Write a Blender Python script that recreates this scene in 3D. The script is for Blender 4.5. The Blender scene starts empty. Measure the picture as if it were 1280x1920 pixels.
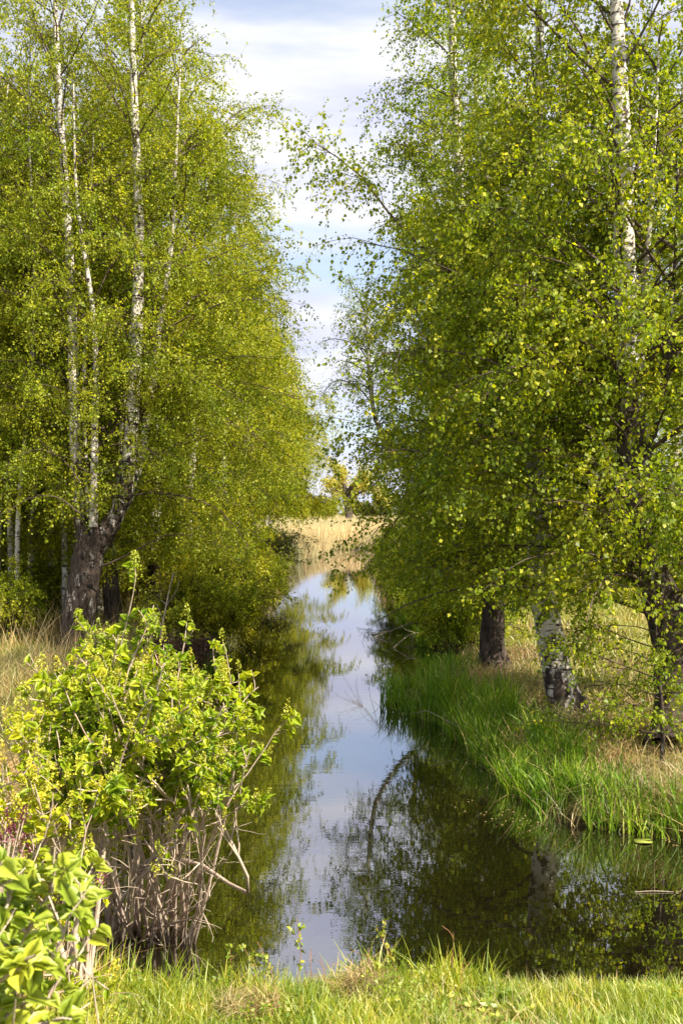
import bpy, math, random
import numpy as np

# ------------------------------------------------------------------ camera, world, sun, exposure
SC = bpy.context.scene
COL = SC.collection
F = 1867.0            # focal length in photograph pixels (35 mm lens, portrait)
CAMZ = 3.0
cam_d = bpy.data.cameras.new("camera")
cam = bpy.data.objects.new("camera", cam_d)
COL.objects.link(cam)
cam.location = (0, 0, CAMZ)
cam.rotation_euler = (math.radians(90), 0, 0)
cam_d.sensor_fit = 'VERTICAL'
cam_d.sensor_height = 36.0
cam_d.sensor_width = 24.0
cam_d.lens = 35.0
cam_d.clip_start = 0.05
cam_d.clip_end = 5000
cam_d.dof.use_dof = True
cam_d.dof.focus_distance = 15.0
cam_d.dof.aperture_fstop = 8.0
SC.camera = cam

SUN_AZ = math.atan2(0.76, -0.65)      # clockwise from +Y
SUN_EL = math.radians(46)
sun_d = bpy.data.lights.new("sun", 'SUN')
sun_d.energy = 5.0
sun_d.angle = math.radians(0.5)
sun_d.color = (1.0, 0.91, 0.74)
sun = bpy.data.objects.new("sun", sun_d)
COL.objects.link(sun)
from mathutils import Vector
tosun = Vector((math.sin(SUN_AZ) * math.cos(SUN_EL), math.cos(SUN_AZ) * math.cos(SUN_EL), math.sin(SUN_EL)))
sun.rotation_euler = tosun.to_track_quat('Z', 'Y').to_euler()

world = bpy.data.worlds.new("World")
SC.world = world
world.use_nodes = True
nt = world.node_tree
nt.nodes.clear()
N = nt.nodes.new
L = nt.links.new
out = N('ShaderNodeOutputWorld')
bg = N('ShaderNodeBackground')
bg.inputs['Strength'].default_value = 0.10
sky = N('ShaderNodeTexSky')
sky.sky_type = 'NISHITA'
sky.sun_disc = False
sky.sun_elevation = SUN_EL
sky.sun_rotation = SUN_AZ
sky.air_density = 1.0
sky.dust_density = 1.2
sky.ozone_density = 1.5
tc = N('ShaderNodeTexCoord')
mp = N('ShaderNodeMapping')
mp.inputs['Scale'].default_value = (1.6, 1.6, 9.0)
mp.inputs['Rotation'].default_value = (0, math.radians(5), 0)
mp.inputs['Location'].default_value = (3.1, 0.4, 0.78)
L(tc.outputs['Generated'], mp.inputs['Vector'])
n1 = N('ShaderNodeTexNoise')
n1.inputs['Scale'].default_value = 1.25
n1.inputs['Detail'].default_value = 6
n1.inputs['Roughness'].default_value = 0.52
n1.inputs['Distortion'].default_value = 0.35
L(mp.outputs['Vector'], n1.inputs['Vector'])
mr = N('ShaderNodeMapRange')
mr.interpolation_type = 'SMOOTHSTEP'
mr.inputs['From Min'].default_value = 0.36
mr.inputs['From Max'].default_value = 0.58
mr.inputs['To Min'].default_value = 0.38
mr.inputs['To Max'].default_value = 1.0
L(n1.outputs['Fac'], mr.inputs['Value'])
n2 = N('ShaderNodeTexNoise')
n2.inputs['Scale'].default_value = 2.7
n2.inputs['Detail'].default_value = 5
L(mp.outputs['Vector'], n2.inputs['Vector'])
cr = N('ShaderNodeValToRGB')
cr.color_ramp.elements[0].position = 0.35
cr.color_ramp.elements[0].color = (3.3, 3.45, 4.5, 1)
cr.color_ramp.elements[1].position = 0.62
cr.color_ramp.elements[1].color = (4.75, 4.75, 4.85, 1)
L(n2.outputs['Fac'], cr.inputs['Fac'])
mx = N('ShaderNodeMix')
mx.data_type = 'RGBA'
L(mr.outputs['Result'], mx.inputs[0])
L(sky.outputs['Color'], mx.inputs[6])
L(cr.outputs['Color'], mx.inputs[7])
L(mx.outputs[2], bg.inputs['Color'])
L(bg.outputs['Background'], out.inputs['Surface'])

SC.view_settings.view_transform = 'Standard'
SC.view_settings.look = 'None'
SC.view_settings.exposure = 1.28
SC.view_settings.gamma = 1.0
SC.view_settings.use_curve_mapping = False
SC.cycles.max_bounces = 7
SC.cycles.diffuse_bounces = 4
SC.cycles.glossy_bounces = 3
SC.cycles.transmission_bounces = 4
SC.cycles.caustics_reflective = False
SC.cycles.caustics_refractive = False
SC.cycles.use_denoising = True

R = np.random.default_rng(11)
random.seed(4)


def at(px, py, d):
    """photograph pixel seen at distance d -> world point"""
    return np.array([(px - 640.0) * d / F, d, CAMZ + (957.0 - py) * d / F])


# ------------------------------------------------------------------ node helpers / materials
def new_mat(name):
    m = bpy.data.materials.new(name)
    m.use_nodes = True
    m.node_tree.nodes.clear()
    return m, m.node_tree


def nd(t, typ, **kw):
    n = t.nodes.new(typ)
    for k, v in kw.items():
        if k in n.inputs.keys():
            n.inputs[k].default_value = v
        else:
            setattr(n, k, v)
    return n


def noise(t, vec, scale, detail=4, rough=0.5, dist=0.0):
    n = nd(t, 'ShaderNodeTexNoise')
    n.inputs['Scale'].default_value = scale
    n.inputs['Detail'].default_value = detail
    n.inputs['Roughness'].default_value = rough
    n.inputs['Distortion'].default_value = dist
    t.links.new(vec, n.inputs['Vector'])
    return n.outputs['Fac']


def mapping(t, vec, scale, loc=(0, 0, 0), rot=(0, 0, 0)):
    m = nd(t, 'ShaderNodeMapping')
    m.inputs['Scale'].default_value = scale
    m.inputs['Location'].default_value = loc
    m.inputs['Rotation'].default_value = rot
    t.links.new(vec, m.inputs['Vector'])
    return m.outputs['Vector']


def ramp(t, fac, stops):
    r = nd(t, 'ShaderNodeValToRGB')
    e = r.color_ramp.elements
    while len(e) < len(stops):
        e.new(0.5)
    for i, (p, c) in enumerate(stops):
        e[i].position = p
        e[i].color = (c[0], c[1], c[2], 1)
    t.links.new(fac, r.inputs['Fac'])
    return r.outputs['Color']


def mixc(t, fac, a, b, mode='MIX'):
    m = nd(t, 'ShaderNodeMix')
    m.data_type = 'RGBA'
    m.blend_type = mode
    for i, v in ((0, fac), (6, a), (7, b)):
        if isinstance(v, (int, float)):
            m.inputs[i].default_value = v
        elif isinstance(v, tuple):
            m.inputs[i].default_value = (v[0], v[1], v[2], 1)
        else:
            t.links.new(v, m.inputs[i])
    return m.outputs[2]


def leaf_mat(name, cols, trans, tfac=0.42, gloss=0.04, clump=1.3, rough=0.5):
    """cols: list of (pos, rgb) over per-leaf random; trans: translucent tint multiplier"""
    m, t = new_mat(name)
    geo = nd(t, 'ShaderNodeNewGeometry')
    tcn = nd(t, 'ShaderNodeTexCoord')
    rnd = geo.outputs['Random Per Island']
    base = ramp(t, rnd, cols)
    nz = noise(t, tcn.outputs['Object'], clump, 3)
    tint = ramp(t, nz, [(0.34, (0.70, 0.84, 0.78)), (0.66, (1.26, 1.14, 1.0))])
    base = mixc(t, 1.0, base, tint, 'MULTIPLY')
    oi = nd(t, 'ShaderNodeObjectInfo')
    tone = ramp(t, oi.outputs['Random'], [(0.0, (0.90, 0.96, 0.9)), (0.5, (1.02, 1.02, 1.0)), (1.0, (1.15, 1.08, 1.0))])
    base = mixc(t, 1.0, base, tone, 'MULTIPLY')
    tcol = mixc(t, 1.0, base, trans, 'MULTIPLY')
    dif = nd(t, 'ShaderNodeBsdfDiffuse')
    t.links.new(base, dif.inputs['Color'])
    tr = nd(t, 'ShaderNodeBsdfTranslucent')
    t.links.new(tcol, tr.inputs['Color'])
    ms = nd(t, 'ShaderNodeMixShader')
    ms.inputs[0].default_value = tfac
    t.links.new(dif.outputs[0], ms.inputs[1])
    t.links.new(tr.outputs[0], ms.inputs[2])
    gl = nd(t, 'ShaderNodeBsdfGlossy')
    gl.inputs['Roughness'].default_value = rough
    gl.inputs['Color'].default_value = (1, 1, 0.92, 1)
    m2 = nd(t, 'ShaderNodeMixShader')
    m2.inputs[0].default_value = gloss
    t.links.new(ms.outputs[0], m2.inputs[1])
    t.links.new(gl.outputs[0], m2.inputs[2])
    o = nd(t, 'ShaderNodeOutputMaterial')
    t.links.new(m2.outputs[0], o.inputs['Surface'])
    return m


def plain_mat(name, stops, scale=6.0, rough=0.85, bump=0.3, stretch=(1, 1, 1), island=False, bscale=None):
    m, t = new_mat(name)
    tcn = nd(t, 'ShaderNodeTexCoord')
    v = mapping(t, tcn.outputs['Object'], stretch)
    if island:
        geo = nd(t, 'ShaderNodeNewGeometry')
        c = ramp(t, geo.outputs['Random Per Island'], stops)
    else:
        c = ramp(t, noise(t, v, scale, 6, 0.6), stops)
    p = nd(t, 'ShaderNodeBsdfPrincipled')
    t.links.new(c, p.inputs['Base Color'])
    p.inputs['Roughness'].default_value = rough
    p.inputs['Specular IOR Level'].default_value = 0.25
    if bump > 0:
        b = nd(t, 'ShaderNodeBump')
        b.inputs['Strength'].default_value = bump
        b.inputs['Distance'].default_value = 0.02
        t.links.new(noise(t, v, bscale or scale * 3, 5, 0.6), b.inputs['Height'])
        t.links.new(b.outputs[0], p.inputs['Normal'])
    o = nd(t, 'ShaderNodeOutputMaterial')
    t.links.new(p.outputs[0], o.inputs['Surface'])
    return m


def birch_bark(name):
    """white papery bark with dark dashes; the 'dk' attribute says how far the old black furrowed bark has taken over"""
    m, t = new_mat(name)
    tcn = nd(t, 'ShaderNodeTexCoord')
    ob = tcn.outputs['Object']
    at_ = nd(t, 'ShaderNodeAttribute')
    at_.attribute_name = 'dk'
    white = ramp(t, noise(t, mapping(t, ob, (4, 4, 1.2)), 1.4, 4), [(0.3, (0.42, 0.37, 0.33)), (0.7, (0.70, 0.65, 0.60))])
    dash = ramp(t, noise(t, mapping(t, ob, (5, 5, 26)), 1.0, 3, 0.55), [(0.55, (1, 1, 1)), (0.61, (0.13, 0.10, 0.09))])
    knot = ramp(t, noise(t, mapping(t, ob, (3.5, 3.5, 3.2)), 1.3, 3, 0.6), [(0.575, (1, 1, 1)), (0.63, (0.10, 0.08, 0.07))])
    wc = mixc(t, 1.0, mixc(t, 1.0, white, dash, 'MULTIPLY'), knot, 'MULTIPLY')
    dark = ramp(t, noise(t, mapping(t, ob, (13, 13, 3.0)), 1.2, 6, 0.65), [(0.35, (0.018, 0.013, 0.011)), (0.62, (0.11, 0.08, 0.066))])
    nz = noise(t, mapping(t, ob, (6, 6, 2.2)), 1.1, 5, 0.62)
    add = nd(t, 'ShaderNodeMath', operation='ADD')
    t.links.new(at_.outputs['Fac'], add.inputs[0])
    t.links.new(nz, add.inputs[1])
    msk = ramp(t, add.outputs[0], [(0.92, (0, 0, 0)), (0.99, (1, 1, 1))])
    col = mixc(t, msk, wc, dark)
    p = nd(t, 'ShaderNodeBsdfPrincipled')
    t.links.new(col, p.inputs['Base Color'])
    p.inputs['Roughness'].default_value = 0.75
    p.inputs['Specular IOR Level'].default_value = 0.2
    b = nd(t, 'ShaderNodeBump')
    b.inputs['Strength'].default_value = 0.9
    b.inputs['Distance'].default_value = 0.07
    hm = nd(t, 'ShaderNodeMath', operation='MULTIPLY')
    t.links.new(noise(t, mapping(t, ob, (14, 14, 3.5)), 1.3, 6, 0.65), hm.inputs[0])
    t.links.new(msk, hm.inputs[1])
    t.links.new(hm.outputs[0], b.inputs['Height'])
    t.links.new(b.outputs[0], p.inputs['Normal'])
    o = nd(t, 'ShaderNodeOutputMaterial')
    t.links.new(p.outputs[0], o.inputs['Surface'])
    return m


M = {}
M['leafL'] = leaf_mat('birch_leaf_spring', [(0.0, (0.12, 0.16, 0.006)), (0.45, (0.25, 0.28, 0.010)), (0.85, (0.36, 0.37, 0.018)), (1.0, (0.50, 0.48, 0.06))], (1.9, 1.85, 0.6), 0.45, 0.016)
M['leafR'] = leaf_mat('birch_leaf_green', [(0.0, (0.09, 0.14, 0.005)), (0.5, (0.18, 0.235, 0.008)), (0.88, (0.28, 0.33, 0.014)), (1.0, (0.48, 0.47, 0.05))], (1.95, 1.9, 0.6), 0.47, 0.018)
M['leafO'] = leaf_mat('oak_young_leaf', [(0.0, (0.24, 0.25, 0.03)), (0.6, (0.40, 0.36, 0.04)), (1.0, (0.52, 0.43, 0.06))], (1.3, 1.3, 0.8), 0.35, 0.03, clump=0.5)
M['leafW'] = leaf_mat('willow_leaf', [(0.0, (0.12, 0.14, 0.02)), (0.6, (0.19, 0.20, 0.028)), (1.0, (0.26, 0.22, 0.06))], (1.5, 1.5, 0.8), 0.4, 0.05)
M['lilac'] = leaf_mat('lilac_leaf', [(0.0, (0.17, 0.25, 0.008)), (0.5, (0.32, 0.39, 0.012)), (0.9, (0.47, 0.50, 0.022)), (1.0, (0.60, 0.56, 0.05))], (1.7, 1.6, 0.6), 0.38, 0.03, clump=2.2, rough=0.45)
M['lilacN'] = leaf_mat('lilac_leaf_near', [(0.0, (0.24, 0.31, 0.02)), (0.6, (0.38, 0.43, 0.035)), (1.0, (0.50, 0.52, 0.06))], (1.4, 1.4, 0.7), 0.33, 0.05, clump=5, rough=0.5)
M['bud'] = leaf_mat('lilac_bud', [(0.0, (0.36, 0.36, 0.03)), (1.0, (0.62, 0.58, 0.08))], (1.2, 1.2, 0.8), 0.3, 0.03, clump=4)
M['budP'] = leaf_mat('purple_lilac_bud', [(0.0, (0.08, 0.012, 0.03)), (1.0, (0.20, 0.04, 0.09))], (1.2, 1.0, 1.0), 0.2, 0.05, clump=4)
M['redleaf'] = leaf_mat('red_brown_leaf', [(0.0, (0.09, 0.03, 0.014)), (1.0, (0.20, 0.07, 0.03))], (1.2, 1.0, 1.0), 0.3, 0.04, clump=3)
M['iris'] = leaf_mat('iris_blade', [(0.0, (0.07, 0.14, 0.006)), (0.6, (0.15, 0.27, 0.012)), (0.94, (0.28, 0.38, 0.03)), (1.0, (0.5, 0.42, 0.16))], (1.6, 1.7, 0.9), 0.42, 0.02, clump=2)
M['grass'] = leaf_mat('fresh_grass', [(0.0, (0.13, 0.20, 0.010)), (0.6, (0.25, 0.32, 0.016)), (0.88, (0.40, 0.41, 0.03)), (1.0, (0.56, 0.46, 0.16))], (1.5, 1.5, 0.9), 0.38, 0.05, clump=3)
M['meadow'] = leaf_mat('meadow_grass', [(0.0, (0.18, 0.20, 0.025)), (0.6, (0.30, 0.29, 0.045)), (1.0, (0.46, 0.38, 0.12))], (1.4, 1.4, 0.9), 0.35, 0.04, clump=0.4)
M['bankg'] = leaf_mat('bank_grass', [(0.0, (0.07, 0.11, 0.014)), (0.55, (0.14, 0.16, 0.022)), (1.0, (0.28, 0.24, 0.07))], (1.4, 1.4, 0.9), 0.35, 0.04, clump=0.8)
M['dry'] = leaf_mat('dry_grass', [(0.0, (0.26, 0.17, 0.075)), (0.6, (0.44, 0.31, 0.15)), (1.0, (0.62, 0.47, 0.27))], (1.1, 1.0, 0.8), 0.25, 0.04, clump=1.2)
M['reed'] = leaf_mat('dry_reed', [(0.0, (0.44, 0.32, 0.18)), (0.6, (0.64, 0.49, 0.30)), (1.0, (0.78, 0.64, 0.44))], (1.1, 1.0, 0.8), 0.25, 0.03, clump=0.15)
M['bark'] = birch_bark('birch_bark')
M['branch'] = plain_mat('birch_branch_bark', [(0.3, (0.035, 0.024, 0.018)), (0.7, (0.12, 0.085, 0.062))], 3.0, 0.8, 0.2)
M['twig'] = plain_mat('twig_bark', [(0.3, (0.04, 0.022, 0.014)), (0.7, (0.09, 0.055, 0.03))], 3.0, 0.8, 0.0)
M['lilacbark'] = plain_mat('lilac_bark', [(0.3, (0.26, 0.18, 0.13)), (0.5, (0.46, 0.36, 0.28)), (0.72, (0.66, 0.55, 0.45))], 9.0, 0.85, 0.5, (1, 1, 0.3))
M['oakbark'] = plain_mat('oak_bark', [(0.3, (0.05, 0.04, 0.032)), (0.7, (0.13, 0.10, 0.085))], 2.0, 0.9, 0.4)
M['cane'] = plain_mat('cane_bark', [(0.3, (0.22, 0.09, 0.045)), (0.7, (0.42, 0.22, 0.12))], 6.0, 0.7, 0.0)
M['deadwood'] = plain_mat('dead_wood', [(0.3, (0.16, 0.12, 0.09)), (0.7, (0.42, 0.35, 0.27))], 8.0, 0.85, 0.4, (1, 1, 0.3))
M['lily'] = plain_mat('lily_pad', [(0.3, (0.16, 0.20, 0.03)), (0.7, (0.30, 0.32, 0.06))], 12.0, 0.4, 0.1)


def ground_material():
    m, t = new_mat('bank_soil')
    tcn = nd(t, 'ShaderNodeTexCoord')
    ob = tcn.outputs['Object']
    soil = ramp(t, noise(t, ob, 5.0, 8, 0.65), [(0.3, (0.045, 0.032, 0.02)), (0.55, (0.12, 0.085, 0.05)), (0.75, (0.26, 0.19, 0.11))])
    green = ramp(t, noise(t, ob, 11.0, 6, 0.6), [(0.3, (0.07, 0.09, 0.012)), (0.7, (0.24, 0.25, 0.04))])
    mask = ramp(t, noise(t, ob, 0.35, 4, 0.6), [(0.38, (0, 0, 0)), (0.55, (1, 1, 1))])
    c = mixc(t, mask, soil, green)
    sx = nd(t, 'ShaderNodeSeparateXYZ')
    t.links.new(ob, sx.inputs[0])
    wet = ramp(t, sx.outputs['Z'], [(0.04, (0.22, 0.2, 0.2)), (0.20, (1, 1, 1))])
    c = mixc(t, 1.0, c, wet, 'MULTIPLY')
    p = nd(t, 'ShaderNodeBsdfPrincipled')
    t.links.new(c, p.inputs['Base Color'])
    p.inputs['Roughness'].default_value = 0.95
    p.inputs['Specular IOR Level'].default_value = 0.1
    b = nd(t, 'ShaderNodeBump')
    b.inputs['Strength'].default_value = 0.8
    b.inputs['Distance'].default_value = 0.05
    t.links.new(noise(t, ob, 14.0, 8, 0.7), b.inputs['Height'])
    t.links.new(b.outputs[0], p.inputs['Normal'])
    o = nd(t, 'ShaderNodeOutputMaterial')
    t.links.new(p.outputs[0], o.inputs['Surface'])
    return m


def water_material():
    m, t = new_mat('canal_water')
    tcn = nd(t, 'ShaderNodeTexCoord')
    ob = tcn.outputs['Object']
    a = noise(t, mapping(t, ob, (1.0, 2.6, 1)), 2.2, 3, 0.5, 0.4)
    b_ = noise(t, mapping(t, ob, (1.0, 2.4, 1)), 9.0, 2, 0.5, 0.2)
    ad = nd(t, 'ShaderNodeMath', operation='MULTIPLY_ADD')
    t.links.new(b_, ad.inputs[0])
    ad.inputs[1].default_value = 0.22
    t.links.new(a, ad.inputs[2])
    # calm and breeze-touched patches
    patch = ramp(t, noise(t, mapping(t, ob, (0.5, 0.22, 1)), 1.0, 3, 0.5), [(0.35, (0.35, 0.35, 0.35)), (0.65, (1, 1, 1))])
    bp = nd(t, 'ShaderNodeBump')
    bp.inputs['Distance'].default_value = 0.00075
    t.links.new(patch, bp.inputs['Strength'])
    t.links.new(ad.outputs[0], bp.inputs['Height'])
    body = nd(t, 'ShaderNodeBsdfDiffuse')
    body.inputs['Color'].default_value = (0.006, 0.005, 0.0018, 1)
    gl = nd(t, 'ShaderNodeBsdfGlossy')
    gl.inputs['Roughness'].default_value = 0.0
    gl.inputs['Color'].default_value = (0.90, 0.90, 0.95, 1)
    t.links.new(bp.outputs[0], gl.inputs['Normal'])
    fr = nd(t, 'ShaderNodeFresnel')
    fr.inputs['IOR'].default_value = 1.5
    t.links.new(bp.outputs[0], fr.inputs['Normal'])
    mr_ = nd(t, 'ShaderNodeMapRange')
    mr_.inputs['To Min'].default_value = 0.36
    mr_.inputs['To Max'].default_value = 1.0
    t.links.new(fr.outputs[0], mr_.inputs['Value'])
    ms = nd(t, 'ShaderNodeMixShader')
    t.links.new(mr_.outputs[0], ms.inputs[0])
    t.links.new(body.outputs[0], ms.inputs[1])
    t.links.new(gl.outputs[0], ms.inputs[2])
    o = nd(t, 'ShaderNodeOutputMaterial')
    t.links.new(ms.outputs[0], o.inputs['Surface'])
    return m


# ------------------------------------------------------------------ mesh helpers
def link(name, V, Q, mat, parent=None, smooth=False, attr=None):
    """V (n,3), Q (m,4) quads (or (m,3) triangles)"""
    V = np.ascontiguousarray(V, dtype=np.float32)
    Q = np.ascontiguousarray(Q, dtype=np.int32)
    k = Q.shape[1]
    me = bpy.data.meshes.new(name)
    me.vertices.add(len(V))
    me.vertices.foreach_set('co', V.ravel())
    me.loops.add(Q.size)
    me.loops.foreach_set('vertex_index', Q.ravel())
    me.polygons.add(len(Q))
    me.polygons.foreach_set('loop_start', np.arange(0, Q.size, k, dtype=np.int32))
    me.polygons.foreach_set('loop_total', np.full(len(Q), k, dtype=np.int32))
    if smooth:
        me.polygons.foreach_set('use_smooth', np.ones(len(Q), dtype=bool))
    me.materials.append(mat)
    if attr is not None:
        a = me.attributes.new('dk', 'FLOAT', 'POINT')
        a.data.foreach_set('value', np.ascontiguousarray(attr, dtype=np.float32))
    me.update(calc_edges=True)
    o = bpy.data.objects.new(name, me)
    COL.objects.link(o)
    if parent is not None:
        o.parent = parent
    return o


class Geo:
    def __init__(s):
        s.V, s.Q, s.A, s.n = [], [], [], 0

    def add(s, V, Q, a=None):
        s.V.append(V)
        s.Q.append(Q + s.n)
        s.A.append(np.zeros(len(V)) if a is None else a)
        s.n += len(V)

    def build(s, name, mat, parent=None, smooth=False, attr=False, origin=None):
        V = np.concatenate(s.V)
        if origin is not None:
            V = V - np.asarray(origin)
        return link(name, V, np.concatenate(s.Q), mat, parent, smooth, np.concatenate(s.A) if attr else None)


def unit(v):
    return v / np.maximum(np.linalg.norm(v, axis=-1, keepdims=True), 1e-9)


def tubes(P, Rr, S=4, lump=0.0, rng=None):
    """P (N,K,3), Rr (N,K)"""
    Nn, K, _ = P.shape
    T = unit(np.gradient(P, axis=1))
    mean = unit(P[:, -1] - P[:, 0])
    ref = np.where(np.abs(mean[:, 2:3]) > 0.75, np.array([[1.0, 0.13, 0]]), np.array([[0.05, 0.1, 1.0]]))
    ref = np.repeat(ref[:, None, :], K, 1)
    A = unit(np.cross(T, ref))
    B = np.cross(T, A)
    th = np.arange(S) * 2 * np.pi / S
    rr = Rr[:, :, None] * np.ones(S)
    if lump > 0:
        rr = rr * (1 + lump * (rng or R).normal(size=rr.shape))
    V = P[:, :, None, :] + rr[..., None] * (np.cos(th)[None, None, :, None] * A[:, :, None, :] + np.sin(th)[None, None, :, None] * B[:, :, None, :])
    V = V.reshape(-1, 3)
    base = (np.arange(Nn)[:, None, None] * K + np.arange(K - 1)[None, :, None]) * S
    s0 = np.arange(S)[None, None, :]
    s1 = (s0 + 1) % S
    Q = np.stack([base + s0, base + s1, base + S + s1, base + S + s0], -1).reshape(-1, 4)
    return V, Q


def smooth_path(pts, K):
    """Catmull-Rom through pts, K samples"""
    p = np.asarray(pts, float)
    p = np.vstack([2 * p[0] - p[1], p, 2 * p[-1] - p[-2]])
    n = len(p) - 3
    t = np.linspace(0, n - 1e-6, K)
    i = t.astype(int)
    f = (t - i)[:, None]
    a, b, c, d = p[i], p[i + 1], p[i + 2], p[i + 3]
    return 0.5 * ((2 * b) + (c - a) * f + (2 * a - 5 * b + 4 * c - d) * f ** 2 + (3 * b - a - 3 * c + d) * f ** 3)


def sweep(P0, D, Ln, K, grav=0.0, wander=0.12, rng=None, gpow=1.0):
    rng = rng or R
    n = len(P0)
    P = np.zeros((n, K, 3))
    P[:, 0] = P0
    d = unit(D)
    st = (Ln / (K - 1))[:, None]
    g = grav if np.ndim(grav) else np.full(n, grav)
    for k in range(1, K):
        d = d + rng.normal(size=(n, 3)) * wander
        d[:, 2] -= g * (k / (K - 1)) ** gpow
        d = unit(d)
        P[:, k] = P[:, k - 1] + d * st
    return P


def sample(P, idx, t):
    K = P.shape[1]
    f = np.clip(t, 0, 0.9999) * (K - 1)
    i = f.astype(int)
    w = (f - i)[:, None]
    a = P[idx, i]
    b = P[idx, i + 1]
    return a * (1 - w) + b * w, unit(b - a)


def leaf_quads(pos, tip, size, aspect=0.42, rng=None, upbias=0.35, fold=0.14):
    rng = rng or R
    n = len(pos)
    tip = unit(tip)
    nr = unit(rng.normal(size=(n, 3)) + np.array([0, 0, upbias]))
    w = unit(np.cross(nr, tip))
    nr = np.cross(tip, w)
    s = size[:, None]
    b = pos
    l = pos + tip * s * 0.40 + w * s * aspect + nr * s * fold
    r = pos + tip * s * 0.40 - w * s * aspect + nr * s * fold
    e = pos + tip * s
    V = np.stack([b, r, e, l], 1).reshape(-1, 3)
    Q = np.arange(4 * n).reshape(n, 4)
    return V, Q


def thing(name, label, cat, loc=(0, 0, 0), group=None, rz=0.0):
    o = bpy.data.objects.new(name, None)
    COL.objects.link(o)
    o.location = loc
    o.rotation_euler = (0, 0, rz)
    o['label'] = label
    o['category'] = cat
    if group:
        o['group'] = group
    return o


def tag(o, label=None, cat=None, group=None, kind=None):
    for k, v in (('label', label), ('category', cat), ('group', group), ('kind', kind)):
        if v:
            o[k] = v
    return o


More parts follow.
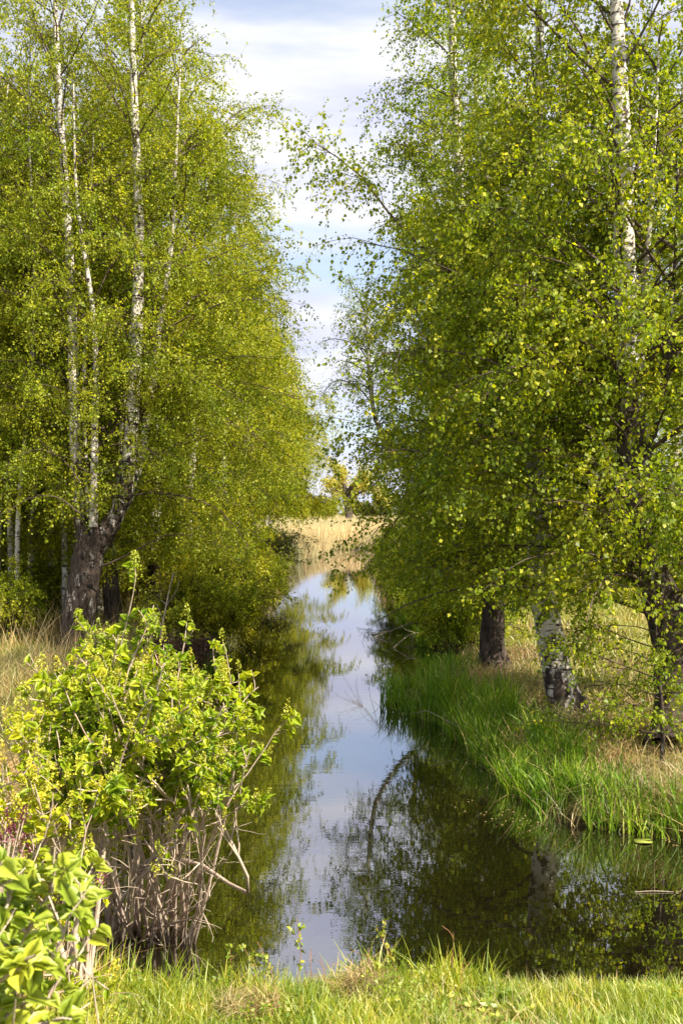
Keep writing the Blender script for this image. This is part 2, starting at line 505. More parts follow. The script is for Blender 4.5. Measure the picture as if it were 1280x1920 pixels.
# ------------------------------------------------------------------ tree growing
def crown_from_stems(stems, rng, n_prim=60, rmax=2.8, hstart=0.14, env=None, elev=(25, 60), pgrav=0.32,
                     sec=10, twigs=8, leaves=10, leaf=0.05, twig_len=(0.35, 0.85), tgrav=0.9, bias=None,
                     extra=None, prim_r=0.022, lowdroop=0.3, secang=50, ground=0.4, cgap=1.0, cull=-.28):
    """stems: list of (K,3) paths with per-stem weight. returns branch Geo, twig Geo, leaf Geo"""
    twigs = twigs * 1.3
    leaves = leaves * 1.3
    leaf = leaf * .92
    seedp = rng.random() * 6
    env = env or [(0, .75), (.15, 1.0), (.5, .95), (.75, .7), (.92, .38), (1, .12)]
    ex, ey = zip(*env)
    starts, dirs, lens, gr = [], [], [], []
    for P, wgt in stems:
        n = max(3, int(n_prim * wgt))
        h = hstart + (1 - hstart) * (np.arange(n) + rng.random(n) * 0.8) / n
        pos, tan = sample(P[None], np.zeros(n, int), h)
        phi = np.arange(n) * 2.39996 + rng.random() * 6 + rng.normal(size=n) * 0.4
        el = np.radians(elev[0] + (elev[1] - elev[0]) * h ** 0.8 + rng.normal(size=n) * 9)
        d = np.stack([np.cos(phi) * np.cos(el), np.sin(phi) * np.cos(el), np.sin(el)], 1)
        ln = rmax * np.interp(h, ex, ey) * (0.7 + 0.5 * rng.random(n)) * 1.25
        if bias is not None:
            k = 1 + bias[2] * (d[:, 0] * bias[0] + d[:, 1] * bias[1])
            ln *= np.clip(k, 0.3, 2)
        starts.append(pos); dirs.append(d); lens.append(ln)
        gr.append(pgrav * (1 - 0.5 * h) + lowdroop * np.clip(0.35 - h, 0, 1))
    P0, D, Ln, G = map(np.concatenate, (starts, dirs, lens, gr))
    KP = 9
    PR = sweep(P0, D, Ln, KP, G * 0.75, 0.085, rng)
    if extra is not None:
        PR = np.concatenate([PR, np.stack([smooth_path(e, KP) for e in extra])])
        Ln = np.concatenate([Ln, [np.linalg.norm(np.diff(np.asarray(e), axis=0), axis=1).sum() * .7 for e in extra]])
    kp = PR[:, :, 2].min(1) > ground * .75 if ground > 0 else np.ones(len(PR), bool)
    PR, Ln = PR[kp], Ln[kp]
    npr = len(PR)
    bg_ = Geo()
    r0 = prim_r * (0.5 + 0.5 * Ln / max(rmax, 0.1))
    bg_.add(*tubes(PR, r0[:, None] * np.linspace(1, 0.22, KP)[None, :], 5))
    # secondaries
    cnt = np.maximum(3, (sec * Ln / (rmax * 0.9)).astype(int))
    idx = np.repeat(np.arange(npr), cnt)
    t = 0.12 + 0.86 * rng.random(len(idx)) ** 0.85
    p, tan = sample(PR, idx, t)
    side = unit(np.cross(tan, np.array([0, 0, 1.0])) + 1e-6) * np.where(rng.random(len(idx)) < .5, 1, -1)[:, None]
    ang = np.radians(secang + rng.normal(size=len(idx)) * 12)[:, None]
    d = tan * np.cos(ang) + side * np.sin(ang) + rng.normal(size=tan.shape) * 0.22
    sl = (0.30 * Ln[idx] * (1.15 - 0.7 * t) + 0.18) * (0.7 + 0.6 * rng.random(len(idx)))
    SE = sweep(p, d, sl, 6, 0.16, 0.13, rng)
    kp = SE[:, :, 2].min(1) > ground
    SE, sl = SE[kp], sl[kp]
    bg_.add(*tubes(SE, 0.0055 * np.ones((len(SE), 1)) * np.linspace(1, .45, 6)[None, :], 3))
    # twigs
    c1 = np.maximum(2, (twigs * (sl / sl.mean())).astype(int))
    i1 = np.repeat(np.arange(len(SE)), c1)
    p1, t1 = sample(SE, i1, 0.15 + 0.85 * rng.random(len(i1)))
    i2 = np.repeat(np.arange(npr), np.maximum(2, (twigs * 1.2 * Ln / rmax).astype(int)))
    p2, t2 = sample(PR, i2, 0.25 + 0.75 * rng.random(len(i2)) ** 0.7)
    pt = np.concatenate([p1, p2]); tt = np.concatenate([t1, t2])
    dt = tt * 0.8 + rng.normal(size=tt.shape) * 0.55
    tl = twig_len[0] + (twig_len[1] - twig_len[0]) * rng.random(len(pt)) ** 1.6
    TW = sweep(pt, dt, tl, 5, tgrav * (0.35 + 0.65 * rng.random(len(pt))), 0.16, rng)
    zmin = TW[:, :, 2].min(1)
    c = TW[:, 2]
    f = cgap * 1.0
    cl = (np.sin(2.3 * f * c[:, 0] + 1.1 * c[:, 2] + seedp) * np.sin(2.1 * f * c[:, 1] - .9 * c[:, 2]) + .7 * np.sin(4.9 * f * c[:, 0] - 3.1 * c[:, 2]) * np.sin(5.3 * f * c[:, 1] + 2.2 * c[:, 2]))
    keep = (zmin > ground) & (cl + .35 * rng.normal(size=len(c)) > cull)
    TW, tl = TW[keep], tl[keep]
    tg = Geo()
    tg.add(*tubes(TW, 0.0016 * np.ones((len(TW), 1)) * np.linspace(1, .5, 5)[None, :], 3))
    # leaves
    lc = np.maximum(3, (leaves * tl / tl.mean()).astype(int))
    li = np.repeat(np.arange(len(TW)), lc)
    lp, lt = sample(TW, li, 0.05 + 0.95 * rng.random(len(li)))
    off = rng.normal(size=lp.shape) * 0.018
    tip = off * 22 + lt * 0.35 + np.array([0, 0, -0.55]) + rng.normal(size=lp.shape) * 0.35
    size = leaf * (0.45 + 0.8 * rng.random(len(lp)) ** 1.2)
    lg = Geo()
    lg.add(*leaf_quads(lp + off, tip, size, 0.40, rng))
    return bg_, tg, lg


def stem_path(base, pts, K=22):
    return smooth_path(pts, K)


def trunk_geo(P, r_base, r_top, dkf, S=12, flare=0.5, lump=0.025, rng=None, pw=0.9, K=None):
    rng = rng or R
    n = len(P)
    t = np.linspace(0, 1, n)
    r = r_top + (r_base - r_top) * (1 - t) ** pw
    seg = np.concatenate([[0], np.cumsum(np.linalg.norm(np.diff(P, axis=0), axis=1))])
    r = r * (1 + flare * np.exp(-seg / 0.22))
    V, Q = tubes(P[None], r[None], S, lump, rng)
    g = Geo()
    dk = np.repeat(dkf(seg, t), S)
    g.add(V, Q, dk)
    return g


def dk_std(h0=1.2, soft=1.0, lo=0.12):
    return lambda s, t: np.clip(0.62 - (s - h0) / soft * 0.35, lo, 0.62)


def vertical_pts(base, top, bend=0.25, n=6, rng=None):
    rng = rng or R
    a, b = np.asarray(base, float), np.asarray(top, float)
    pts = [a + (b - a) * i / (n - 1) for i in range(n)]
    for i in range(1, n - 1):
        pts[i] = pts[i] + np.append(rng.normal(size=2) * bend, 0)
    return pts


def build_tree(name, label, base, stem_specs, leafmat, seed, group=None, cat='tree', crown=None, dark_trunk=None, **kw):
    """stem_specs: list of dict(pts, r0, r1, w, part, dk). coordinates in world; stored relative to base"""
    rng = np.random.default_rng(seed)
    root = thing(name, label, cat, tuple(base), group)
    stems = []
    for s in stem_specs:
        P = smooth_path(s['pts'], s.get('K', 34)) - np.asarray(base)
        g = trunk_geo(P, s['r0'], s['r1'], s.get('dk', dk_std()), s.get('S', 12), s.get('flare', 0.5), s.get('lump', 0.03), rng, s.get('pw', 0.9))
        g.build(s.get('part', 'trunk'), M['bark'], root, True, True)
        if s.get('w', 1) > 0:
            stems.append((P, s.get('w', 1)))
    ex = kw.pop('extra', None)
    if ex is not None:
        ex = [np.asarray(e) - np.asarray(base) for e in ex]
    gr = kw.pop('ground', 0.25) - base[2]
    b, t, l = crown_from_stems(stems, rng, extra=ex, ground=gr, **kw)
    b.build('branches', M['branch'], root)
    t.build('twigs', M['twig'], root)
    l.build('foliage', leafmat, root)
    return root


def copy_tree(o, loc, rz, sc, label, group):
    c = o.copy()
    COL.objects.link(c)
    c.location = loc
    c.rotation_euler = (0, 0, rz)
    c.scale = sc
    c['label'] = label
    if group:
        c['group'] = group
    for ch in list(o.children):
        d = ch.copy()
        COL.objects.link(d)
        d.parent = c
    return c


# ------------------------------------------------------------------ ground and water
YL = np.array([-5, 5.6, 6.2, 7.0, 9.0, 12, 17.3, 20.5, 25, 32, 45, 60, 70, 77, 80])
XLs = np.array([-1.0, -1.0, -1.3, -2.1, -2.6, -2.9, -2.97, -2.8, -2.5, -2.9, -3.3, -2.6, -1.7, -0.9, -0.3])
YR = np.array([-5, 6, 7.6, 9.1, 9.6, 10.7, 12.6, 14.3, 15.4, 16.2, 17.2, 19, 25, 34, 54, 77, 80])
XRs = np.array([7.0, 7.0, 5.2, 3.1, 2.1, 1.80, 1.72, 1.25, 0.75, 0.95, 1.7, 1.95, 2.0, 1.85, 2.1, 2.3, 1.0])


def near_edge(x):
    return 5.75 + 0.10 * np.sin(x * 1.7) + 0.06 * np.sin(x * 4.3 + 1) - 0.05 * x


def shore_d(x, y):
    """> 0 on land, metres from the water's edge (rough)"""
    wl = 0.10 * np.sin(y * 1.9) + 0.05 * np.sin(y * 5.1)
    dl = np.interp(y, YL, XLs) + wl - x
    dr = x - (np.interp(y, YR, XRs) + wl * 0.7)
    dn = near_edge(x) - y
    df = y - 79.5
    return np.maximum(np.maximum(dl, dr), np.maximum(dn, df))


def ground_z(x, y):
    d = shore_d(x, y)
    z = np.interp(d, [-1.2, -0.35, 0.0, 0.25, 0.7, 2.0, 12, 80], [-0.7, -0.35, -0.03, 0.10, 0.26, 0.36, 0.5, 0.6])
    z = z + np.where(d > 0.2, 0.05 * np.sin(x * 2.1 + y * 0.7) * np.sin(y * 1.3 - x), 0)
    # embankment the camera stands on
    e = near_edge(x)
    zb = np.interp(e - y, [-1, 0.0, 0.35, 0.75, 1.2, 3.2, 5, 12], [-1, 0.0, 0.38, 0.56, 0.62, 1.25, 1.42, 1.4])
    w = np.clip((e + 0.6 - y) / 0.6, 0, 1)
    return np.where(y < e + 0.6, np.maximum(z, zb) * w + z * (1 - w), z)


def build_ground():
    def axis(a, b, fine, far):
        return np.unique(np.concatenate([np.linspace(a, b, fine), far]))
    ys = axis(-12, 30, 360, np.concatenate([np.linspace(30, 90, 180), np.geomspace(90, 2500, 40)]))
    pos = np.concatenate([np.linspace(0, 8, 140), np.linspace(8, 30, 60), np.geomspace(30, 1800, 30)])
    xs = np.unique(np.concatenate([-pos, pos]))
    X, Y = np.meshgrid(xs, ys)
    Z = ground_z(X, Y)
    V = np.stack([X, Y, Z], -1).reshape(-1, 3)
    nx, ny = len(xs), len(ys)
    i = (np.arange(ny - 1)[:, None] * nx + np.arange(nx - 1)[None, :]).ravel()
    Q = np.stack([i, i + 1, i + nx + 1, i + nx], 1)
    tag(link('ground', V, Q, ground_material(), None, True), kind='structure', label='earth banks and meadow on both sides of the canal')


build_ground()
wv = np.array([[-6, 4.8, 0], [9, 4.8, 0], [9, 82, 0], [-6, 82, 0]], float)
tag(link('water', wv, np.array([[0, 1, 2, 3]]), water_material()), kind='structure', label='still dark canal water mirroring trees and sky')


# ------------------------------------------------------------------ birches of the left bank
def px_path(lst, d):
    return [at(x, y, d if len(q) == 0 else q[0]) for (x, y, *q) in lst]


D1 = 19.5
b0 = at(140, 1240, D1)
b0[2] = 0.2
pol_trunk = [b0, at(143, 1180, D1), at(155, 1100, D1), at(164, 1050, D1), at(172, 1005, D1), at(176, 985, D1)]
pollard = dict(
    base=b0,
    stem_specs=[
        dict(pts=pol_trunk, r0=0.33, r1=0.27, w=0, dk=lambda s, t: np.full_like(s, 0.56), S=20, lump=0.045, flare=0.25, pw=1.0, K=30),
        dict(part='limb', pts=px_path([(170, 1030), (195, 1000), (215, 968), (236, 925)], D1), r0=0.25, r1=0.12, w=0, dk=lambda s, t: np.full_like(s, 0.52), flare=0, lump=0.06),
        dict(part='limb', pts=px_path([(168, 1030), (158, 995), (150, 960), (148, 915)], D1), r0=0.2, r1=0.10, w=0, dk=lambda s, t: np.full_like(s, 0.5), flare=0, lump=0.06),
        dict(part='stem', pts=px_path([(234, 930), (243, 850), (252, 720), (258, 580), (261, 440), (257, 300), (251, 150), (247, 0), (244, -160), (246, -330)], D1), r0=0.15, r1=0.018, w=.3, dk=dk_std(-0.3, 1.2, .14), flare=0),
        dict(part='stem', pts=px_path([(148, 925), (143, 850), (139, 720), (136, 600), (128, 420), (116, 240), (108, 100), (102, -60), (99, -260)], D1 + 0.1), r0=0.13, r1=0.018, w=.26, dk=dk_std(-0.1, 1.2, .16), flare=0),
        dict(part='stem', pts=px_path([(175, 985), (177, 900), (178, 800), (181, 690), (172, 560), (152, 430), (142, 330), (138, 150)], D1 - 0.3), r0=0.085, r1=0.014, w=.16, dk=dk_std(-1, 1, .18), flare=0),
        dict(part='stem', pts=px_path([(228, 955), (250, 910), (266, 840), (282, 740), (300, 610), (318, 480), (326, 390), (332, 250), (340, 90)], D1 + 0.3), r0=0.10, r1=0.014, w=.24, dk=dk_std(-0.4, 1, .14), flare=0),
        dict(part='stem', pts=px_path([(166, 990), (163, 920), (160, 820), (158, 700), (165, 560), (170, 400), (176, 250)], D1 + 0.6), r0=0.06, r1=0.01, w=.12, dk=dk_std(-0.4, 1, .2), flare=0),
        dict(part='stem', pts=px_path([(205, 985), (222, 900), (228, 800), (240, 680), (250, 560), (268, 420)], D1 + 0.7), r0=0.05, r1=0.01, w=.1, dk=dk_std(-0.4, 1, .2), flare=0),
    ])
lowlimbs = [
    px_path([(185, 1060), (225, 1045), (290, 1010), (330, 998), (400, 1010), (450, 1060)], D1 - 0.5),
    px_path([(240, 870), (290, 850), (330, 830), (380, 800), (440, 790), (500, 830)], D1 - 0.2),
    px_path([(262, 720), (300, 655), (345, 620), (370, 580), (430, 540), (490, 540)], D1),
    px_path([(290, 560), (340, 500), (400, 480), (460, 455), (510, 450)], D1 + 0.3),
    px_path([(244, 800), (225, 720), (200, 650), (170, 620), (130, 600)], D1 - 0.6),
    px_path([(150, 900), (120, 860), (80, 840), (40, 850), (0, 880)], D1 - 1.0),
    px_path([(258, 500), (240, 440), (205, 390), (180, 330)], D1 - 0.5),
    px_path([(150, 960), (110, 930), (60, 930), (10, 960)], D1 - 1.2),
]
build_tree('birch_tree', 'old pollarded birch with thick black trunk splitting into several white stems on the left bank', pollard['base'], pollard['stem_specs'], M['leafL'], 21,
           group='birches along the left bank', n_prim=135, rmax=2.4, hstart=0.05, sec=10, twigs=8, leaves=13, leaf=0.056, bias=(.3, .95, .6), cull=-.6, extra=lowlimbs,
           env=[(0, 1.0), (.3, 1.05), (.6, .95), (.85, .75), (1, .25)], pgrav=.3)


def simple_birch(name, label, base, top, seed, leafmat, r0=0.19, group=None, bend=0.22, extra_stem=None, hs=0.1, dk=None, **kw):
    rng = np.random.default_rng(seed + 500)
    pts = vertical_pts(base, top, bend, 6, rng)
    pts[0] = np.asarray(base, float)
    pts[1][:2] = pts[1][:2] * 0.5 + np.asarray(base)[:2] * 0.5
    sp = [dict(pts=pts, r0=r0, r1=0.015, w=1, dk=dk or dk_std(1.2, 1.3, .13))]
    return build_tree(name, label, np.asarray(base, float), sp, leafmat, seed, group=group, hstart=hs, **kw)


GL = 'birches along the left bank'
GR = 'birches along the right bank'
# archetypes: first trees of the rows are the originals, further ones are copies with their own height and turn
T_a = simple_birch('birch_tree', 'second birch on the left bank, dark trunk just behind the pollarded birch', (-5.25, 23.0, 0.3), (-4.7, 23.4, 15.6), 31, M['leafL'], 0.20, GL,
                   n_prim=100, cull=-.5, rmax=2.45, sec=10, twigs=9, leaves=12, leaf=0.060, bias=(1, 0, .02))
T_b = simple_birch('birch_tree', 'third birch on the left bank, dark leaning foot above green tufts', (-5.1, 27.0, 0.3), (-5.2, 27.2, 14.8), 32, M['leafL'], 0.18, GL,
                   n_prim=90, rmax=2.6, sec=10, twigs=9, leaves=12, leaf=0.062, bias=(1, 0, .02))
T_c = simple_birch('birch_tree', 'birch on the left bank behind the low hanging sprays over the water', (-4.9, 31.5, 0.3), (-4.4, 31.8, 15.2), 33, M['leafL'], 0.17, GL,
                   n_prim=76, rmax=3.0, sec=10, twigs=8, leaves=10, leaf=0.072, prim_r=0.026)
T_f = simple_birch('birch_tree', 'birch on the left bank, clear foot standing behind the start of the tan reeds', (-4.7, 42.0, 0.3), (-4.3, 42.2, 15.0), 34, M['leafL'], 0.17, GL,
                   n_prim=80, rmax=2.8, sec=10, twigs=8, leaves=9, leaf=0.085, hs=.14, ground=2.3, bias=(1, 0, .2), lowdroop=.1)
left_far = [(T_f, -4.6, 36.5, 1.0, 0.9), (T_f, -4.7, 47.5, .98, .5), (T_f, -4.9, 53, .95, -.4), (T_f, -4.7, 59, .95, .2), (T_f, -4.9, 66, .92, -.2), (T_c, -9.0, 50, .95, 2.7)]
names_l = ['fifth birch along the left bank counting from the pollarded one', 'sixth birch along the left bank, half hidden by its neighbours',
           'birch on the left bank whose crown makes the lower step of the skyline', 'birch on the left bank three from the reed bed',
           'birch on the left bank second from the reed bed', 'birch standing back from the left bank in the second rank']
for (src, x, y, s, rz), lb in zip(left_far, names_l):
    copy_tree(src, (x, y, 0.3), rz, (s * .95, s * .95, s), lb, GL)

# slender birches of the grove behind the left bank
GG = 'slender birches of the grove behind the left bank'
g3 = simple_birch('slender_birch', 'slim white birch in the front rank of the grove left of the pollarded birch', (-7.4, 22.5, 0.4), (-7.6, 22.8, 13.0), 43, M['leafL'], 0.075, GG, bend=0.22,
                  n_prim=40, rmax=1.8, sec=8, twigs=7, leaves=9, leaf=0.062, hs=0.3, dk=dk_std(-2.0, 1.2, .08), ground=3.2, lowdroop=.1)
g1 = simple_birch('slender_birch', 'slender white birch in the crowded grove behind the left bank', (-9.6, 26.5, 0.4), (-9.0, 26.8, 14.2), 41, M['leafL'], 0.06, GG, bend=0.3,
                  n_prim=48, rmax=2.1, sec=9, twigs=8, leaves=10, leaf=0.074, hs=0.1, dk=dk_std(-1.0, 1.2, .12))
g2 = simple_birch('slender_birch', 'slender white birch in the crowded grove behind the left bank', (-7.6, 30.0, 0.4), (-7.9, 30.3, 13.4), 42, M['leafL'], 0.055, GG, bend=0.35,
                  n_prim=44, rmax=2.0, sec=9, twigs=8, leaves=10, leaf=0.076, hs=0.12, dk=dk_std(-1.0, 1.2, .12))
rg = np.random.default_rng(5)
placed = [(-9.6, 26.5), (-7.6, 30), (-7.4, 22.5)]
for (x, y, rz, k) in [(-6.3, 22.8, 1, 1), (-6.75, 24.2, 2, 1.1), (-8.1, 23.4, 3, .9), (-7.7, 24.6, 4, 1), (-8.6, 24.8, 5, 1.15), (-6.2, 25.6, .4, .9), (-9.0, 25.6, 1.4, 1), (-7.1, 26.2, 2.4, 1.1),
                      (-8.3, 21.8, 3.4, .85), (-6.9, 21.2, 4.4, .8), (-9.6, 24.4, 5.4, 1), (-7.9, 27.2, .9, 1.05), (-6.4, 27.4, 1.9, 1), (-9.3, 28.2, 2.9, 1.1)]:
    placed.append((x, y))
    copy_tree(g3, (x, y, .4), rz, (k, k, 1.0 + .1 * math.sin(x * 9)), 'slim white birch in the front rank of the grove left of the pollarded birch', GG)
tries = 0
while len(placed) < 80 and tries < 4000:
    tries += 1
    y = 1 / rg.uniform(1 / 62, 1 / 21.5)
    x = rg.uniform(-0.38 * y - 1.0, -6.3)
    if min((x - a) ** 2 + (y - b) ** 2 for a, b in placed) < .95 ** 2:
        continue
    placed.append((x, y))
    s = rg.uniform(0.82, 1.12)
    th_ = rg.uniform(0.8, 1.35)
    copy_tree(g1 if rg.random() < .5 else g2, (x, y, 0.4), rg.uniform(0, 6.28), (s * th_, s * th_, s), 'slender white birch in the crowded grove behind the left bank', GG)

# ------------------------------------------------------------------ birches of the right bank
r1b = at(1272, 1405, 11.2); r1b[2] = 0.35
build_tree('birch_tree', 'nearest birch on the right bank, black ivy-dark foot at the right edge of the photo', r1b,
           [dict(pts=[r1b] + px_path([(1268, 1290), (1258, 1180), (1230, 1100), (1203, 1050), (1190, 950), (1184, 820), (1178, 680), (1170, 520), (1168, 330), (1160, 120), (1152, -60), (1150, -300), (1160, -700)], 11.5),
                 r0=0.27, r1=0.02, w=.62, dk=dk_std(3.6, 2.0, .14), lump=.04, K=46),
            dict(part='stem', pts=px_path([(1200, 930), (1212, 880), (1206, 760), (1200, 640), (1212, 480), (1225, 300), (1235, 60)], 11.6), r0=0.07, r1=0.012, w=.2, dk=dk_std(0.2, 1, .2), flare=0),
            dict(part='stem', pts=px_path([(1205, 850), (1232, 790), (1248, 700), (1258, 590), (1266, 450), (1270, 300)], 11.3), r0=0.04, r1=0.012, w=.12, dk=lambda s, t: np.full_like(s, .55), flare=0)],
           M['leafR'], 51, ground=1.75, group=GR, n_prim=135, rmax=2.5, cull=-.5, bias=(0, 1, .45), hstart=0.12, sec=10, twigs=8, leaves=13, leaf=0.060, pgrav=.26, tgrav=.6, elev=(15, 55),
           extra=[px_path([(1190, 960), (1140, 885), (1090, 850), (1020, 845), (950, 820), (880, 815)], 11.2),
                  px_path([(1185, 800), (1140, 740), (1090, 690), (1030, 600), (960, 570)], 11.3),
                  px_path([(1175, 560), (1120, 490), (1060, 430), (990, 380)], 11.2),
                  px_path([(1165, 300), (1100, 240), (1040, 200), (960, 190)], 11.4)])
r2b = at(1070, 1338, 13.3); r2b[2] = 0.3
build_tree('birch_tree', 'leaning birch on the right bank with white patches low on its furrowed trunk', r2b,
           [dict(pts=[r2b] + px_path([(1052, 1290), (1036, 1220), (1024, 1150), (1012, 1050), (1008, 930), (1000, 800), (986, 690), (988, 600), (1000, 490), (1008, 350), (1012, 180), (1010, 0), (1005, -250), (1000, -520)], 13.3),
                 r0=0.215, r1=0.02, w=.7, dk=dk_std(-0.5, 1.9, .14), lump=.035, K=46),
            dict(part='stem', pts=px_path([(1008, 900), (1030, 800), (1045, 640), (1050, 500), (1060, 350), (1066, 150)], 13.6), r0=0.05, r1=0.01, w=.2, dk=dk_std(-0.5, 1, .16), flare=0)],
           M['leafR'], 52, ground=1.85, group=GR, n_prim=115, rmax=1.7, hstart=0.16, sec=10, twigs=8, leaves=12, leaf=0.060, pgrav=.28, tgrav=.7, elev=(15, 55), bias=(0, 1, .3),
           extra=[px_path([(990, 660), (940, 600), (890, 545), (830, 495), (775, 445), (728, 395), (680, 330), (630, 290), (585, 262)], 13.0),
                  px_path([(1005, 780), (950, 770), (880, 740), (820, 690), (770, 660)], 12.9),
                  px_path([(1010, 960), (950, 940), (890, 905), (835, 905), (800, 930)], 12.8)])
r3b = at(925, 1252, 17.3); r3b[2] = 0.3
build_tree('birch_tree', 'dark straight birch trunk on the right bank behind the bright sedge bed', r3b,
           [dict(pts=[r3b] + px_path([(922, 1190), (925, 1130), (918, 1050), (905, 930), (890, 800), (880, 690), (872, 600), (868, 480), (862, 330), (850, 150), (845, -50), (842, -250), (842, -420)], 17.3),
                 r0=0.22, r1=0.02, w=1, dk=dk_std(1.8, 1.6, .15), K=46)],
           M['leafR'], 53, ground=1.3, group=GR, n_prim=95, rmax=1.45, hstart=0.07, sec=10, twigs=8, leaves=12, leaf=0.058, pgrav=.3, tgrav=.8,
           extra=[px_path([(905, 920), (860, 870), (820, 845), (785, 860), (760, 900)], 16.9),
                  px_path([(915, 1050), (870, 1010), (820, 1010), (785, 1035), (770, 1060)], 16.7),
                  px_path([(868, 480), (820, 380), (780, 300), (755, 260)], 17.0)])
T_d = simple_birch('birch_tree', 'fourth birch on the right bank, pale stem showing between the crowns', (3.3, 22.5, 0.35), (3.2, 22.8, 15.6), 54, M['leafR'], 0.18, GR,
                   n_prim=80, rmax=1.8, cull=-.08, sec=10, twigs=8, leaves=10, leaf=0.060, hs=.1, ground=.9)
T_e = simple_birch('birch_tree', 'fifth birch on the right bank, crown seen against the sky', (4.4, 28.0, 0.35), (4.3, 28.2, 15.4), 55, M['leafR'], 0.18, GR,
                   n_prim=74, rmax=1.85, cull=-.08, sec=10, twigs=8, leaves=9, leaf=0.067, hs=.08, ground=.6)
for (src, x, y, s, rz), lb in zip([(T_d, 4.8, 34.5, .98, 2.0), (T_e, 5.4, 41, 1.0, 3.3), (T_d, 5.3, 48, .97, 4.4), (T_e, 6.2, 56, .95, .7), (T_d, 6.4, 65, .9, 5.5)],
                                   ['sixth birch along the right bank counting from the camera', 'seventh birch along the right bank', 'birch third from the far end of the right bank row',
                                    'birch second from the far end of the right bank row', 'farthest birch of the right bank beside the reed bed']):
    copy_tree(src, (x, y, 0.35), rz, (s * .9, s * .9, s), lb, GR)

# young birch leaning out over the water
yb = np.array([4.3, 30.0, 0.4])
build_tree('leaning_birch', 'young birch bowed out over the canal with its crown against the sky gap', yb,
           [dict(pts=[yb, at(860, 985, 30), at(805, 900, 30), at(760, 868, 30), at(725, 825, 30), at(702, 775, 30), at(692, 700, 30), at(690, 640, 30), at(684, 570, 30)], r0=0.13, r1=0.03, w=1, dk=dk_std(-1, 1, .1), flare=.2)],
           M['leafR'], 61, n_prim=26, rmax=1.0, hstart=0.55, sec=8, twigs=5, leaves=8, leaf=0.06, pgrav=.5, tgrav=1.0, twig_len=(.3, .9),
           env=[(0, .3), (.5, .6), (.7, 1), (1, .8)],
           extra=[[at(700, 760, 30), at(680, 732, 30), at(650, 712, 30), at(625, 712, 30), at(605, 735, 30)],
                  [at(694, 660, 30), at(660, 640, 30), at(625, 632, 30), at(600, 640, 30)],
                  [at(775, 880, 30), at(778, 800, 30), at(770, 740, 30), at(772, 680, 30)]])
# trees standing off behind the right meadow
GM = 'trees beyond the meadow on the right'
for i, (x, y, s, rz) in enumerate([(9, 27, .9, 1), (12.5, 33, 1.0, 2), (17, 40, 1.05, 3), (11, 44, .95, 4), (22, 48, 1.1, 5), (15, 56, 1.0, .3), (29, 60, 1.1, 1.4), (9.5, 62, .9, 2.5), (36, 70, 1.1, 3.6), (20, 74, 1., 4.7), (8.2, 51, .95, 5.9)]):
    copy_tree(T_e if i % 2 else T_d, (x, y, .45), rz, (s, s, s * .95), 'green birch standing back from the canal beyond the right meadow', GM)

# ------------------------------------------------------------------ shrubs
def shrub(name, label, loc, seed, h=2.2, r=1.4, n=16, leafmat=None, leaf=0.05, bark='branch', group=None, sec=10, twigs=7, leaves=8, lean=(0, 0), cat='shrub', ground=0.1, tgrav=.5):
    rng = np.random.default_rng(seed)
    root = thing(name, label, cat, tuple(loc), group)
    phi = rng.random(n) * 6.28
    d = np.stack([np.cos(phi) * .55 + lean[0], np.sin(phi) * .55 + lean[1], np.ones(n)], 1)
    P0 = np.stack([rng.normal(size=n) * .12 * r, rng.normal(size=n) * .12 * r, np.zeros(n) - .05], 1)
    ln = h * (0.7 + .5 * rng.random(n))
    P = sweep(P0, d, ln, 9, .16, .09, rng)
    g = Geo()
    g.add(*tubes(P, (0.018 + .012 * rng.random(n))[:, None] * np.linspace(1, .25, 9)[None], 5))
    g.build('stems', M[bark], root)
    b, t, l = crown_from_stems([(p, 1.0) for p in P], rng, n_prim=7, rmax=r * .6, hstart=.3, sec=sec, twigs=twigs, leaves=leaves, leaf=leaf, pgrav=.25, tgrav=tgrav,
                               twig_len=(.15, .45), prim_r=.008, elev=(20, 50), ground=ground - loc[2])
    b.build('branches', M[bark], root)
    t.build('twigs', M['twig'], root)
    if leafmat is not None:
        l.build('foliage', leafmat, root)
    return root


GS = 'low shrubs overhanging the left shore'
sh1 = shrub('waterside_shrub', 'light green shrub hanging over the water by the left bank, nearest of the row', (-3.1, 21.5, .15), 71, 1.5, 1.3, 12, M['leafL'], .055, group=GS, lean=(.35, 0))
sh2 = shrub('waterside_shrub', 'green shrub hanging over the water behind the nearest left shore shrub', (-3.4, 25.5, .15), 72, 2.4, 1.6, 14, M['leafL'], .055, group=GS, lean=(.3, 0))
sh3 = shrub('waterside_shrub', 'brownish half bare willow shrub on the left shore', (-3.5, 33, .15), 73, 2.8, 1.7, 16, M['leafW'], .06, group=GS, leaves=4, lean=(.2, 0))
for (s, x, y, k, rz), lb in zip([(sh2, -3.7, 29, 1.0, .3), (sh3, -4.8, 40, .9, .5), (sh2, -5.0, 46, .8, -.4), (sh2, -5.0, 57, .8, .2)],
                                ['leafy shrub on the left shore between green and brown ones', 'brown twiggy shrub midway along the left shore', 'green shrub in the far half of the left shore',
                                 'small green shrub behind the tan reeds on the left']):
    copy_tree(s, (x, y, .15), rz, (k, k, k), lb, GS)
GU = 'green undergrowth between the slender birches'
u0 = shrub('undergrowth_shrub', 'leafy young birch growth among the slender white trunks left of the pollarded birch', (-7.2, 20.4, .35), 171, 1.5, 1.3, 9, M['leafL'], .055, group=GU, leaves=7)
